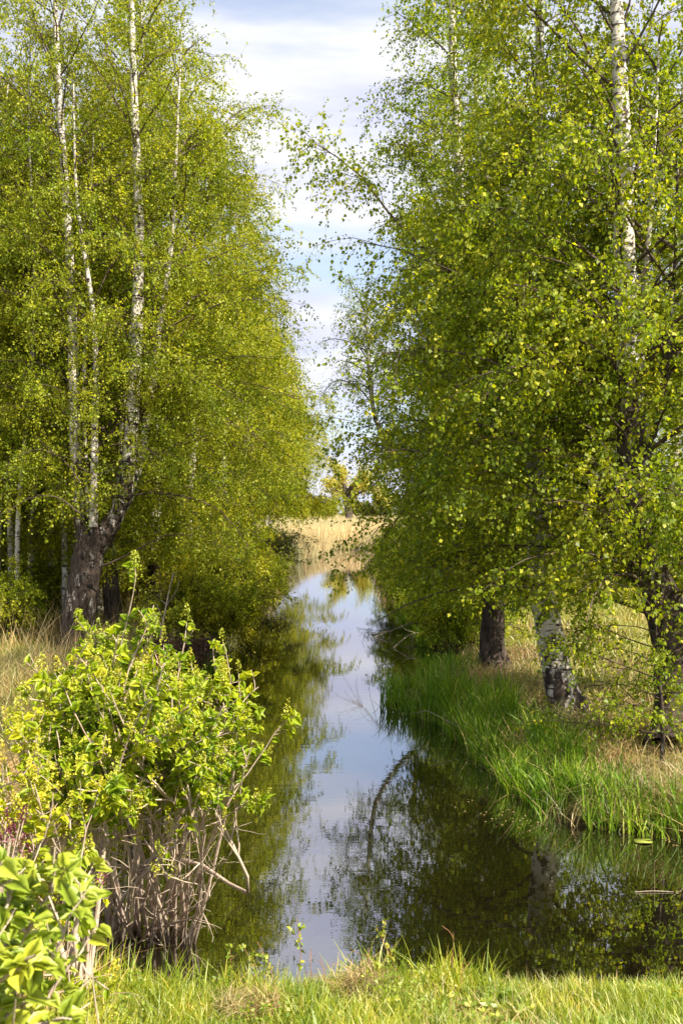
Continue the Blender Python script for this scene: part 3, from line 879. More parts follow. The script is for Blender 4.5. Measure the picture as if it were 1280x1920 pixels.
for (x, y, k, rz) in [(-8.6, 23, 1.1, 1), (-7.6, 25.5, 1.3, 2), (-10.2, 27, 1.3, 3), (-6.6, 28, 1.1, 4), (-11.8, 32, 1.4, 5), (-8.8, 31, 1.2, .5), (-7.0, 34, 1.3, 1.5), (-13.5, 37, 1.5, 2.5), (-9.5, 38, 1.5, 3.5)]:
    copy_tree(u0, (x, y, .35), rz, (k, k, k * .72), 'leafy young birch growth among the slender white trunks left of the pollarded birch', GU)
GS2 = 'low shrubs along the right shore'
sq1 = shrub('waterside_shrub', 'dark green shrub at the right shore behind the sedge bed', (2.5, 20.5, .2), 75, 1.7, 1.3, 12, M['leafR'], .055, group=GS2, lean=(-.25, 0))
sq2 = shrub('waterside_shrub', 'twiggy green shrub leaning over the water on the right shore', (2.9, 27, .2), 76, 2.5, 1.4, 14, M['leafR'], .058, group=GS2, lean=(-.3, 0), leaves=5)
for (s, x, y, k, rz), lb in zip([(sq1, 2.9, 24, 1.1, .6), (sq2, 2.8, 33, 1.0, .3), (sq2, 3.4, 40, 1.0, -.3), (sq1, 3.6, 48, 1.4, 0.2), (sq2, 4.0, 57, 1.0, .2)],
                                ['leafy shrub below the crowns midway along the right shore', 'twiggy shrub under the bowed young birch', 'shrub beyond the bowed birch on the right shore',
                                 'round shrub near the far end of the right shore', 'last shrub of the right shore before the reeds']):
    copy_tree(s, (x, y, .2), rz, (k, k, k), lb, GS2)

# ------------------------------------------------------------------ far trees and scrub
def broad_tree(name, label, loc, seed, h=12, r=5, leafmat=None, leaf=.25, dens=1.0, group=None):
    rng = np.random.default_rng(seed)
    root = thing(name, label, 'tree', tuple(loc), group)
    tp = smooth_path([(0, 0, -.2), (.1, 0, h * .15), (-.15, .1, h * .3), (0.1, 0, h * .42)], 12)
    g = trunk_geo(tp, h * .045, h * .03, lambda s, t: s * 0, 10, .4, .05, rng)
    g.build('trunk', M['oakbark'], root, True)
    n = 11
    phi = np.arange(n) * 2.4
    el = np.radians(rng.uniform(18, 75, n))
    d = np.stack([np.cos(phi) * np.cos(el), np.sin(phi) * np.cos(el), np.sin(el)], 1)
    st, _ = sample(tp[None], np.zeros(n, int), rng.uniform(.55, 1, n))
    P = sweep(st, d, r * (0.95 + .35 * rng.random(n)) * (1 + .15 * np.sin(el)), 10, -.02, .13, rng)
    g = Geo()
    g.add(*tubes(P, (h * .016) * np.ones((n, 1)) * np.linspace(1, .15, 10)[None], 5))
    i = np.repeat(np.arange(n), 9)
    p, t = sample(P, i, .25 + .75 * rng.random(len(i)))
    S2 = sweep(p, t + rng.normal(size=t.shape) * .6, r * .42 * (0.5 + .7 * rng.random(len(i))), 7, .0, .16, rng)
    g.add(*tubes(S2, h * .005 * np.ones((len(S2), 1)) * np.linspace(1, .3, 7)[None], 3))
    g.build('branches', M['oakbark'], root)
    i = np.repeat(np.arange(len(S2)), int(70 * dens))
    p, t = sample(S2, i, .2 + .8 * rng.random(len(i)))
    p = p + rng.normal(size=p.shape) * r * .06
    V, Q = leaf_quads(p, rng.normal(size=p.shape), leaf * (.6 + .8 * rng.random(len(p))), .45, rng)
    link('foliage', V, Q, leafmat, root)
    return root


broad_tree('oak_tree', 'golden young-leaved oak standing alone beyond the reed bed', (1.0, 150, .5), 81, 14.5, 5.6, M['leafO'], .26, 1.0)
GF = 'distant trees on the far side of the reed field'
f1 = broad_tree('distant_tree', 'hazy olive tree low on the horizon behind the golden oak', (-12, 215, .5), 82, 8, 4.5, M['leafW'], .4, .9, GF)
f2 = broad_tree('distant_tree', 'hazy olive tree low on the horizon behind the golden oak', (9, 225, .5), 83, 7, 4.5, M['leafW'], .4, .9, GF)
rf = np.random.default_rng(9)
for i in range(30):
    x = -95 + i * 6.5 + rf.uniform(-1.5, 1.5)
    s = rf.uniform(.7, 1.15)
    if -14 < x < 14:
        s *= .72
    copy_tree(f1 if i % 2 else f2, (x, rf.uniform(205, 260), .3), rf.uniform(0, 6), (s * 1.2, s * 1.2, s), 'hazy olive tree low on the horizon behind the golden oak', GF)


# ------------------------------------------------------------------ grasses
def blades(x, y, z, h, w, rng, lean=0.35, K=4, droop=0.5, windx=0.0):
    n = len(x)
    P0 = np.stack([x, y, z], 1)
    phi = rng.random(n) * 6.28
    ln = rng.random(n) * lean
    d = np.stack([np.cos(phi) * ln + windx, np.sin(phi) * ln, np.ones(n)], 1)
    d = unit(d)
    hz = unit(np.stack([d[:, 0], d[:, 1], np.zeros(n)], 1) + 1e-5)
    t = np.linspace(0, 1, K)
    P = P0[:, None] + d[:, None] * (h[:, None] * t)[..., None]
    bend = (h * droop * rng.random(n))[:, None] * t[None] ** 2.2
    P = P + hz[:, None] * bend[..., None]
    P[:, :, 2] -= bend * 0.45
    a = rng.random(n) * 3.14
    wd = np.stack([np.cos(a), np.sin(a) * .6, np.zeros(n)], 1)
    ww = w[:, None] * np.array([1.0, .85, .6, .06] if K == 4 else np.linspace(1, .06, K))[None]
    A = P - wd[:, None] * ww[..., None] * .5
    B = P + wd[:, None] * ww[..., None] * .5
    V = np.stack([A, B], 2).reshape(-1, 3)
    b = (np.arange(n)[:, None] * K + np.arange(K - 1)[None]) * 2
    Q = np.stack([b, b + 1, b + 3, b + 2], -1).reshape(-1, 4)
    return V, Q


def clump_noise(x, y, s, seed=0):
    return (np.sin(x * s + seed) * np.sin(y * s * .8 + seed * 2.1) + np.sin(x * s * 2.3 + y * s * 1.1 + seed * 3) * .6 + 1.2) / 2.4


def scatter(n, x0, x1, y0, y1, rng, keep, persp=True):
    """more blades near the camera"""
    if persp:
        u = rng.random(n)
        y = 1 / (1 / y0 + u * (1 / y1 - 1 / y0))
    else:
        y = rng.uniform(y0, y1, n)
    x = rng.uniform(x0, x1, n)
    k = keep(x, y)
    return x[k], y[k]


rng = np.random.default_rng(77)


def stuff(name, g, mat, label):
    o = g.build(name, mat)
    tag(o, label, name.replace('_', ' '), kind='stuff')
    return o


# near bank fresh grass
g = Geo()
x, y = scatter(52000, -2.6, 2.4, 4.0, 6.0, rng, lambda x, y: (y < near_edge(x) - .03) & (np.abs(x) < y * .40 + .15), False)
cn = clump_noise(x, y, 5, 1)
edge = np.clip(1 - np.abs(y - near_edge(x) + .55) / .4, 0, 1)
h = (.05 + .09 * rng.random(len(x))) * (.6 + .7 * cn) * (1 + .5 * edge * (x < .6))
g.add(*blades(x, y, ground_z(x, y) - .01, h, .004 + .004 * rng.random(len(x)), rng, .6))
x, y = scatter(1500, -1.4, .8, 5.0, 5.9, rng, lambda x, y: (y < near_edge(x) + .02) & (clump_noise(x, y, 4, 5) > .5), False)
g.add(*blades(x, y, ground_z(x, y) - .01, .16 + .16 * rng.random(len(x)), .008 + .005 * rng.random(len(x)), rng, .35))
stuff('fresh_grass', g, M['grass'], 'bright yellow green grass on the near bank at the bottom edge')
g = Geo()
x, y = scatter(6500, -2.6, 2.4, 4.1, 5.9, rng, lambda x, y: (y < near_edge(x) + .0) & (clump_noise(x, y, 3, 9) > .42), False)
g.add(*blades(x, y, ground_z(x, y), .05 + .12 * rng.random(len(x)), .003 + .002 * rng.random(len(x)), rng, 1.6, droop=1.2))
# brown heap of last year's grass
n = 900
a, rr = rng.random(n) * 6.28, np.sqrt(rng.random(n))
hx, hy = .12 + .13 * rr * np.cos(a), 5.05 + .12 * rr * np.sin(a)
g.add(*blades(hx, hy, ground_z(hx, hy) + .11 * (1 - rr ** 2) * rng.random(n), .06 + .10 * rng.random(n), .004 + .002 * rng.random(n), rng, 3.0, droop=1.6))
n = 500
a, rr = rng.random(n) * 6.28, np.sqrt(rng.random(n))
hx, hy = -.45 + .16 * rr * np.cos(a), 4.85 + .12 * rr * np.sin(a)
g.add(*blades(hx, hy, ground_z(hx, hy) + .05 * rng.random(n), .06 + .08 * rng.random(n), .004 + .002 * rng.random(n), rng, 3.0, droop=1.6))
# left bank under the lilacs and behind
x, y = scatter(26000, -5.5, -1.0, 4.2, 15, rng, lambda x, y: (shore_d(x, y) > .05) & (x > -.37 * y - .4) & (x < -1.35 + .0 * y), True)
g.add(*blades(x, y, ground_z(x, y), .10 + .32 * rng.random(len(x)) ** 1.5, .005 + .004 * rng.random(len(x)), rng, 1.3, droop=1.0))
# right bank straw
x, y = scatter(30000, 1.5, 9, 9.0, 30, rng, lambda x, y: (shore_d(x, y) > .45) & (x < .37 * y + 1) & (clump_noise(x, y, 1.3, 3) > .28), True)
g.add(*blades(x, y, ground_z(x, y), .08 + .30 * rng.random(len(x)) ** 1.6, .006 + .004 * rng.random(len(x)), rng, 1.5, droop=1.1))
x, y = scatter(16000, -6, -2.9, 9.5, 17.5, rng, lambda x, y: (shore_d(x, y) > .1) & (x > -.37 * y - .4), True)
g.add(*blades(x, y, ground_z(x, y) + .05, .12 + .25 * rng.random(len(x)), .006 + .004 * rng.random(len(x)), rng, 2.4, droop=1.3))
x, y = scatter(14000, 1.5, 6, 9.0, 19, rng, lambda x, y: (shore_d(x, y) > .35) & (shore_d(x, y) < 2.2) & (x < .37 * y + .5), True)
g.add(*blades(x, y, ground_z(x, y), .12 + .34 * rng.random(len(x)) ** 1.5, .006 + .004 * rng.random(len(x)), rng, 1.6, droop=1.2))
x, y = scatter(1500, .6, 4.6, 8.6, 18, rng, lambda x, y: (shore_d(x, y) > -.12) & (shore_d(x, y) < .9), True)
g.add(*blades(x, y, np.maximum(ground_z(x, y), -.05), .2 + .45 * rng.random(len(x)), .008 + .006 * rng.random(len(x)), rng, .8, droop=1.0))
# left bank at the pollard: tall thin straws
x, y = scatter(3600, -10, -3.0, 14, 34, rng, lambda x, y: (shore_d(x, y) > .2) & (x > -.37 * y - .8) & (clump_noise(x, y, 1.0, 2) > .35), True)
g.add(*blades(x, y, ground_z(x, y), .4 + .9 * rng.random(len(x)) ** 1.8, .007 + .004 * rng.random(len(x)), rng, .5, droop=.5))
x, y = scatter(12000, -10, -2.8, 12, 34, rng, lambda x, y: (shore_d(x, y) > .1) & (x > -.37 * y - .8), True)
g.add(*blades(x, y, ground_z(x, y), .12 + .3 * rng.random(len(x)) ** 1.4, .008 + .006 * rng.random(len(x)), rng, 1.2, droop=.9))
stuff('dry_grass', g, M['dry'], 'straw coloured dead grass matted over both banks')
# greener grass of the banks
g = Geo()
x, y = scatter(34000, -12, -2.4, 11, 45, rng, lambda x, y: (shore_d(x, y) > -.02) & (x > -.37 * y - .8) & (clump_noise(x, y, .9, 7) > .3), True)
hh = np.where((x > -4.6) & (y < 30), .55, .25)
g.add(*blades(x, y, ground_z(x, y), hh * (.5 + .8 * rng.random(len(x))), .009 + .006 * rng.random(len(x)), rng, .8, droop=.8))
x, y = scatter(15000, 1.3, 9, 8.8, 30, rng, lambda x, y: (shore_d(x, y) > .0) & (shore_d(x, y) < 1.5) & (x < .37 * y + 1), True)
g.add(*blades(x, y, ground_z(x, y), .15 + .22 * rng.random(len(x)), .008 + .005 * rng.random(len(x)), rng, .8, droop=.8))
stuff('bank_grass', g, M['bankg'], 'dull green grass tufts growing along both shores')
g = Geo()
x, y = scatter(60000, 3.5, 30, 14, 90, rng, lambda x, y: (shore_d(x, y) > 1.2) & (x < .37 * y + 2), True)
g.add(*blades(x, y, ground_z(x, y), .10 + .16 * rng.random(len(x)), .012 + .0006 * y, rng, .9))
stuff('meadow_grass', g, M['meadow'], 'sunlit yellow green meadow seen between the right bank trunks')

# reeds
g = Geo()
def reedkeep(x, y):
    return (shore_d(x, y) > -.15)
x, y = scatter(60000, -22, 26, 76, 150, rng, reedkeep, True)
g.add(*blades(x, y, ground_z(x, y) - .1, 1.5 + .5 * rng.random(len(x)), .035 + .02 * rng.random(len(x)), rng, .22, droop=.2))
x, y = scatter(24000, -60, 60, 150, 420, rng, reedkeep, True)
g.add(*blades(x, y, ground_z(x, y) - .1, 1.45 + .5 * rng.random(len(x)), .10 + .05 * rng.random(len(x)), rng, .22, droop=.2))
x, y = scatter(26000, -6, 0, 40, 80, rng, lambda x, y: (shore_d(x, y) > -.3) & (shore_d(x, y) < 2.4), True)
g.add(*blades(x, y, ground_z(x, y) - .1, 1.1 + .7 * rng.random(len(x)), .022 + .012 * rng.random(len(x)), rng, .25, droop=.25))
x, y = scatter(9000, 1.5, 6, 42, 80, rng, lambda x, y: (shore_d(x, y) > -.2) & (shore_d(x, y) < 2.0), True)
g.add(*blades(x, y, ground_z(x, y) - .1, 1.0 + .6 * rng.random(len(x)), .022 + .012 * rng.random(len(x)), rng, .25, droop=.25))
stuff('reeds', g, M['reed'], 'pale tan dead reeds filling the far end of the canal')

g = Geo()
n = 2600
y = 1 / rng.uniform(1 / 40, 1 / 8.6, n)
xr = np.interp(y, YR, XRs) - rng.exponential(.28, n) + .15
xl = np.interp(y, YL, XLs) + rng.exponential(.2, n) - .1
x = np.where(rng.random(n) < .7, xr, xl)
k = (shore_d(x, y) < 0) & (clump_noise(x, y, 2.2, 5) > .38)
x, y = x[k], y[k]
V, Q = leaf_quads(np.stack([x, y, np.full(len(x), .006)], 1), np.stack([rng.normal(size=len(x)), rng.normal(size=len(x)) * .6, np.zeros(len(x))], 1), rng.uniform(.008, .03, len(x)), .35, rng, 60, .02)
g.add(V, Q)
stuff('floating_litter', g, M['dry'], 'specks of dead leaf and straw floating close to the shores')
# bright sedge / iris bed of the right shore
g = Geo()
x, y = scatter(75000, 0.4, 4.6, 8.4, 18.5, rng, lambda x, y: (shore_d(x, y) > -.10) & (shore_d(x, y) < np.interp(y, [8.5, 9.2, 10, 13, 15, 17, 18], [1.0, .9, .8, .8, .9, .8, .3])) &
               (clump_noise(x, y, 3.2, 4) > np.interp(y, [8.5, 9.6, 10.5, 18], [-.1, .3, .36, .34]) * (np.abs(shore_d(x, y)) > .18)), True)
k = rng.random(len(x)) < np.interp(y, [9, 10, 10.8, 11.5], [.22, .25, .42, .5])
x, y = x[k], y[k]
hh = np.interp(y, [8.5, 10, 12, 15, 18], [.27, .42, .54, .55, .42])
g.add(*blades(x, y, np.maximum(ground_z(x, y), -.05), hh * (.35 + .5 * rng.random(len(x)) + .55 * clump_noise(x, y, 4.1, 8)), .010 + .012 * rng.random(len(x)), rng, .34, droop=.55))
stuff('sedge_bed', g, M['iris'], 'lush bright green sedge blades lining the right shore')
g = Geo()
for (cx, cy, r_, n, hgt) in [(1.95, 25.5, .45, 700, .7), (2.1, 22.3, .4, 600, .6), (-2.75, 18.2, .5, 700, .6), (-3.6, 17.2, .7, 900, .55), (-3.4, 22.5, .8, 900, .8)]:
    a, rr = rng.random(n) * 6.28, np.sqrt(rng.random(n)) * r_
    xx, yy = cx + rr * np.cos(a), cy + rr * np.sin(a)
    g.add(*blades(xx, yy, np.maximum(ground_z(xx, yy), -.05), hgt * (.6 + .5 * rng.random(n)), .012 + .008 * rng.random(n), rng, .6, droop=.7))
stuff('shore_tufts', g, M['iris'], 'green tufts of long grass at the foot of both banks')

# ------------------------------------------------------------------ lilacs
def lilac_leaf_mesh(pos, tip, nrm, size, droop=0.25):
    """heart shaped leaf folded along its midrib; 9 vertices, 4 quads + tips as quads"""
    tip = unit(tip)
    w = unit(np.cross(nrm, tip))
    nr = np.cross(tip, w)
    s = size[:, None]
    def pt(u, v, hgt):
        return pos + tip * s * u + w * s * v + nr * s * (hgt - droop * u * u)
    us = [0.0, .10, .26, .46, .68, .86, 1.0]
    vs = [0.0, .30, .385, .34, .20, .075, 0.0]
    rows = [pt(u, 0, 0) for u in us] + [pt(us[q] - (.13 if q == 1 else 0), vs[q], .26 * vs[q] + (.03 if q % 2 else -.01)) for q in range(1, 6)] \
        + [pt(us[q] - (.13 if q == 1 else 0), -vs[q], .26 * vs[q] + (-.01 if q % 2 else .03)) for q in range(1, 6)]
    V = np.stack(rows, 1)
    n = len(pos)
    tri = []
    for o_ in (7, 12):
        tri += [[0, 1, o_], [5, 6, o_ + 4]]
        for q in range(1, 5):
            tri += [[q, q + 1, o_ + q], [q, o_ + q, o_ + q - 1]]
    tri = np.array(tri)
    T = (np.arange(n)[:, None, None] * 17 + tri[None]).reshape(-1, 3)
    return V.reshape(-1, 3), T


def panicles(tips, dirs, rng, n=60, hgt=.10, rad=.024, s=.011):
    i = np.repeat(np.arange(len(tips)), n)
    t = rng.random(len(i))
    d = unit(dirs)[i]
    a = unit(rng.normal(size=(len(i), 3)))
    sc = (.7 + .6 * rng.random(len(tips)))[i]
    p = tips[i] + d * (t * hgt * sc)[:, None] + a * (rad * (1.15 - t) * sc)[:, None]
    return leaf_quads(p, a + d * .5, s * (.7 + .6 * rng.random(len(i))), .45, rng, 0, .25)


def grow_lilac(name, label, roots, targets, seed, leafsize=.062, leafmat='lilac', per_tip=5, bud=0.35, budmat='bud', r0=.018, sub=5, fork=2, cat='lilac bush', leaf_low=0.45, tw=.30, dead=0, side0=.35, zcut=-9):
    """each stem arcs from a root towards a target point; sub-branches carry opposite leaf pairs near their ends"""
    rng = np.random.default_rng(seed)
    base = np.mean(np.asarray([r for r in roots]), 0)
    root = thing(name, label, cat, tuple(base))
    K = 12
    PS, RS = [], []
    for ri, tg in targets:
        a = np.asarray(roots[ri], float)
        b = np.asarray(tg, float)
        mid1 = a + (b - a) * .35 + rng.normal(size=3) * .05 * np.linalg.norm(b - a) + np.array([0, 0, .05])
        mid2 = a + (b - a) * .7 + rng.normal(size=3) * .06 * np.linalg.norm(b - a)
        PS.append(smooth_path([a + np.array([0, 0, -.08]), mid1, mid2, b], K))
        RS.append(r0 * rng.uniform(.55, 1.1))
    ok = np.array([not (q[-1][2] < zcut and q[-1][0] > -.7) for q in PS])
    P = np.stack(PS)[ok]
    RS = list(np.array(RS)[ok])
    ln = np.linalg.norm(P[:, -1] - P[:, 0], axis=1)
    g = Geo()
    g.add(*tubes(P - base, np.array(RS)[:, None] * np.linspace(1, .28, K)[None], 7, .05, rng))
    g.build('stems', M['lilacbark'], root, True)
    # side branches
    i = np.repeat(np.arange(len(P)), sub)
    t = side0 + (1 - side0) * rng.random(len(i))
    p, tn = sample(P, i, t)
    B = sweep(p, tn * .8 + rng.normal(size=tn.shape) * .45 + np.array([0, 0, .25]), ln[i] * (.08 + .12 * rng.random(len(i))), 7, -.04, .12, rng)
    B = B[~((B[:, -1, 2] < zcut + .1) & (B[:, -1, 0] > -.72))]
    i2 = np.repeat(np.arange(len(B)), fork)
    p2, t2 = sample(B, i2, .3 + .7 * rng.random(len(i2)))
    C = sweep(p2, t2 * .7 + rng.normal(size=t2.shape) * .5 + np.array([0, 0, .3]), tw * (.4 + .7 * rng.random(len(i2))), 5, -.05, .12, rng)
    gb = Geo()
    gb.add(*tubes(B - base, .0055 * np.ones((len(B), 1)) * np.linspace(1, .5, 7)[None], 4))
    gb.add(*tubes(C - base, .003 * np.ones((len(C), 1)) * np.linspace(1, .6, 5)[None], 3))
    if dead:
        i3 = np.repeat(np.arange(len(P)), dead)
        p3, t3 = sample(P, i3, .05 + .6 * rng.random(len(i3)))
        Dd = sweep(p3, t3 * .6 + rng.normal(size=t3.shape) * .55, .12 + .35 * rng.random(len(i3)), 6, .02, .2, rng)
        gb.add(*tubes(Dd - base, .0028 * np.ones((len(Dd), 1)) * np.linspace(1, .4, 6)[None], 3))
    gb.build('branches', M['lilacbark'], root)
    # leaves
    al = np.concatenate([C[:, -1], B[:, -1], P[:, -1]])
    dr = np.concatenate([C[:, -1] - C[:, -2], B[:, -1] - B[:, -2], P[:, -1] - P[:, -2]])
    q = per_tip
    pos, tip, nrm, siz = [], [], [], []
    for (A, wt) in ((C, 1.0), (B, .8)):
        ii = np.repeat(np.arange(len(A)), q)
        tt = leaf_low + (1 - leaf_low) * rng.random(len(ii)) ** .7
        pp, ta = sample(A, ii, tt)
        for sgn in (1, -1):
            rd = unit(rng.normal(size=pp.shape))
            side = unit(np.cross(ta, rd)) * sgn
            dd = side + ta * .5 + np.array([0, 0, -.12])
            pos.append(pp + side * .008); tip.append(dd)
            nrm.append(unit(np.array([.25, -.25, 1.0]) + rng.normal(size=pp.shape) * .55))
            siz.append(leafsize * (.45 + .7 * rng.random(len(pp))) * wt)
    pos, tip, nrm, siz = map(np.concatenate, (pos, tip, nrm, siz))
    kz = (pos[:, 2] > zcut + .06 * rng.normal(size=len(pos))) | (rng.random(len(pos)) < .04)
    pos, tip, nrm, siz = pos[kz], tip[kz], nrm[kz], siz[kz]
    V, T = lilac_leaf_mesh(pos - base, tip, nrm, siz)
    link('foliage', V, T, M[leafmat], root, True)
    if bud > 0:
        k = rng.random(len(al)) < bud
        if k.any():
            V, Q = panicles(al[k] - base, unit(dr[k]) * .4 + np.array([0, 0, 1.0]), rng)
            link('flower_buds', V, Q, M[budmat], root)
    return root


def gp(px, py):
    """ground point seen at this pixel on the near bank"""
    for d in np.linspace(3.5, 7.5, 400):
        p = at(px, py, d)
        if p[2] <= ground_z(p[0], p[1]):
            p[2] = ground_z(p[0], p[1])
            return p
    return p


# main lilac beside the water
roots = [gp(158, 1868), gp(262, 1800), gp(300, 1808), gp(215, 1800), gp(332, 1825)]
tg = []
rl = np.random.default_rng(3)
outline = [(130, 1300, 5.4), (180, 1265, 5.6), (250, 1230, 5.7), (285, 1260, 5.5), (320, 1320, 5.4), (225, 1330, 5.3), (170, 1370, 5.2), (110, 1390, 5.1), (90, 1450, 5.0), (150, 1450, 5.0),
           (200, 1420, 5.0), (260, 1400, 5.1), (320, 1400, 5.2), (370, 1390, 5.3), (410, 1340, 5.5), (440, 1300, 5.6), (480, 1330, 5.7), (500, 1360, 5.7), (450, 1400, 5.5), (420, 1450, 5.4), (480, 1450, 5.5), (380, 1470, 5.2),
           (330, 1480, 5.1), (280, 1490, 5.0), (230, 1500, 4.9), (460, 1500, 5.4), (400, 1380, 5.7), (350, 1340, 5.8), (200, 1300, 5.9), (150, 1340, 5.8), (270, 1330, 5.9), (230, 1240, 5.8)]
for j, (px, py, d) in enumerate(outline):
    ri = 0 if px < 190 else (1 if px < 270 else (2 if px < 380 else 4))
    if j % 4 == 0:
        ri = 3
    tg.append((ri, at(62 + (px - 62) * .73, 1400 + (py - 1400) * .85 + 8, d)))
for (px, py, d) in [(238, 1225, 5.5), (262, 1250, 5.4), (425, 1310, 5.5), (455, 1325, 5.6), (478, 1375, 5.6), (120, 1290, 5.3), (300, 1290, 5.5), (485, 1440, 5.5)]:
    tg.append((1 if px < 300 else 4, at(62 + (px - 62) * .86, py + 45, d)))
for j in range(10):
    px, py = rl.uniform(85, 330), rl.uniform(1340, 1460)
    tg.append((0 if px < 190 else (1 if px < 270 else (2 if px < 380 else 4)), at(px, py, rl.uniform(4.9, 5.9))))
grow_lilac('lilac_bush', 'big yellow green lilac bush with grey stems at the left water edge', roots, tg, 91, leafsize=.056, per_tip=4, bud=.26, sub=9, fork=3, dead=2, leaf_low=.25, tw=.13, side0=.66, zcut=1.34)
# thick leaning old stem
rs = at(158, 1872, 4.85)
# dead thin stems reaching right over the water
roots2 = [gp(275, 1812), gp(330, 1830), gp(300, 1790), gp(240, 1810)]
tg2 = [(0, at(425, 1610, 5.6)), (1, at(440, 1590, 5.7)), (1, at(400, 1670, 5.5)), (0, at(380, 1560, 5.5)), (2, at(455, 1545, 5.8)), (2, at(350, 1560, 5.3)), (3, at(300, 1580, 5.2)), (3, at(240, 1600, 5.1)), (0, at(330, 1600, 5.4)), (1, at(385, 1700, 5.4)),
       (0, at(280, 1560, 5.4)), (2, at(410, 1600, 5.7))]
grow_lilac('bare_shrub', 'tangle of bare beige stems fanning over the water under the lilac', roots2, tg2, 92, leafsize=.04, per_tip=0, bud=0, sub=4, fork=2, dead=9, r0=.012, cat='shrub') if False else None


def bare_tangle(name, label, roots, targets, seed):
    rng = np.random.default_rng(seed)
    base = np.mean(np.asarray(roots), 0)
    root = thing(name, label, 'shrub', tuple(base))
    P = []
    for ri, b in targets:
        a = np.asarray(roots[ri], float)
        P.append(smooth_path([a + np.array([0, 0, -.06]), a + (b - a) * .35 + rng.normal(size=3) * .06, a + (b - a) * .7 + rng.normal(size=3) * .07, b], 12))
    P = np.stack(P)
    g = Geo()
    g.add(*tubes(P - base, (.0085 * rng.uniform(.6, 1.2, len(P)))[:, None] * np.linspace(1, .25, 12)[None], 6))
    g.build('stems', M['lilacbark'], root, True)
    i = np.repeat(np.arange(len(P)), 6)
    p, t = sample(P, i, .1 + .9 * rng.random(len(i)))
    B = sweep(p, t * .7 + rng.normal(size=t.shape) * .5, .08 + .22 * rng.random(len(i)), 7, .03, .2, rng)
    g = Geo()
    g.add(*tubes(B - base, .0024 * np.ones((len(B), 1)) * np.linspace(1, .4, 7)[None], 3))
    g.build('twigs', M['lilacbark'], root)


bare_tangle('bare_shrub', 'tangle of bare beige stems fanning over the water under the big lilac', roots2, tg2, 92)

bare_tangle('dead_vine_tangle', 'pale dead vines draped over the yellow lilac at the left edge', [gp(30, 1800), gp(90, 1810), gp(5, 1790)],
            [(0, at(20, 1400, 4.7)), (1, at(70, 1430, 4.6)), (2, at(10, 1470, 4.5)), (0, at(60, 1480, 4.5)), (1, at(100, 1500, 4.5)), (0, at(40, 1370, 4.8)), (2, at(0, 1350, 4.8)), (1, at(110, 1580, 4.4)), (0, at(80, 1380, 4.9))], 97)
# second lilac at the left edge, and the near one at the lower left
grow_lilac('lilac_bush', 'yellower lilac half buried in dry grass at the left edge', [gp(60, 1840), gp(20, 1800), gp(100, 1830)],
           [(0, at(20, 1350, 4.9)), (1, at(50, 1400, 4.8)), (1, at(5, 1430, 4.7)), (2, at(90, 1500, 4.6)), (0, at(40, 1500, 4.6)), (2, at(120, 1560, 4.4)), (0, at(70, 1590, 4.4)), (1, at(15, 1560, 4.5)), (2, at(150, 1610, 4.3)), (1, at(-40, 1450, 4.6)), (0, at(100, 1650, 4.2)), (2, at(170, 1680, 4.2))],
           93, leafsize=.058, per_tip=3, bud=.45, sub=5, fork=2, dead=6, leaf_low=.3, tw=.2)
nr = [np.array([-1.15, 2.6, 1.3]), np.array([-1.0, 2.4, 1.32])]
grow_lilac('lilac_bush', 'closest lilac with large pale leaves out of focus in the lower left corner', nr,
           [(0, at(0, 1680, 2.3)), (1, at(30, 1700, 2.2)), (0, at(60, 1730, 2.3)), (1, at(0, 1760, 2.1)), (1, at(50, 1800, 2.1)), (0, at(-20, 1830, 2.0)), (1, at(30, 1870, 2.0)), (1, at(70, 1860, 2.2)), (0, at(-50, 1720, 2.2)), (1, at(0, 1910, 1.95)), (0, at(150, 1720, 2.7))],
           94, leafsize=.055, leafmat='lilacN', per_tip=4, bud=0, sub=5, fork=2, leaf_low=.2, tw=.10, r0=.008)
# purple bud spikes
for px, py, d, n, lb in [(20, 1560, 4.0, 9, 'cluster of dark purple lilac buds at the left edge'), (142, 1635, 3.9, 1, 'small purple lilac bud spike left of the grey stems'), (187, 1645, 3.9, 1, 'small purple lilac bud spike beside the grey stems'), (0, 1650, 3.8, 3, 'purple bud spike low at the left edge')]:
    c = at(px, py, d)
    rr = np.random.default_rng(int(px) + 1)
    root = thing('purple_lilac', lb, 'lilac flower', (c[0], c[1], float(ground_z(c[0], c[1]))))
    tips = c + rr.normal(size=(n, 3)) * np.array([.035, .04, .05]) * (1 if n > 3 else .3)
    P = np.stack([smooth_path([(c[0] + .02, c[1] + .05, ground_z(c[0], c[1]) - .05), c - np.array([.03, 0, .35]), t], 8) for t in tips]) - np.array(root.location)
    g = Geo()
    g.add(*tubes(P, .0028 * np.ones((n, 8)), 4))
    g.build('stems', M['lilacbark'], root)
    V, Q = panicles(tips - np.array(root.location) - np.array([0, 0, .03]), np.tile([0, 0, 1.0], (n, 1)), rr, 46, .075, .016, .011)
    link('flower_buds', V, Q, M['budP'], root)

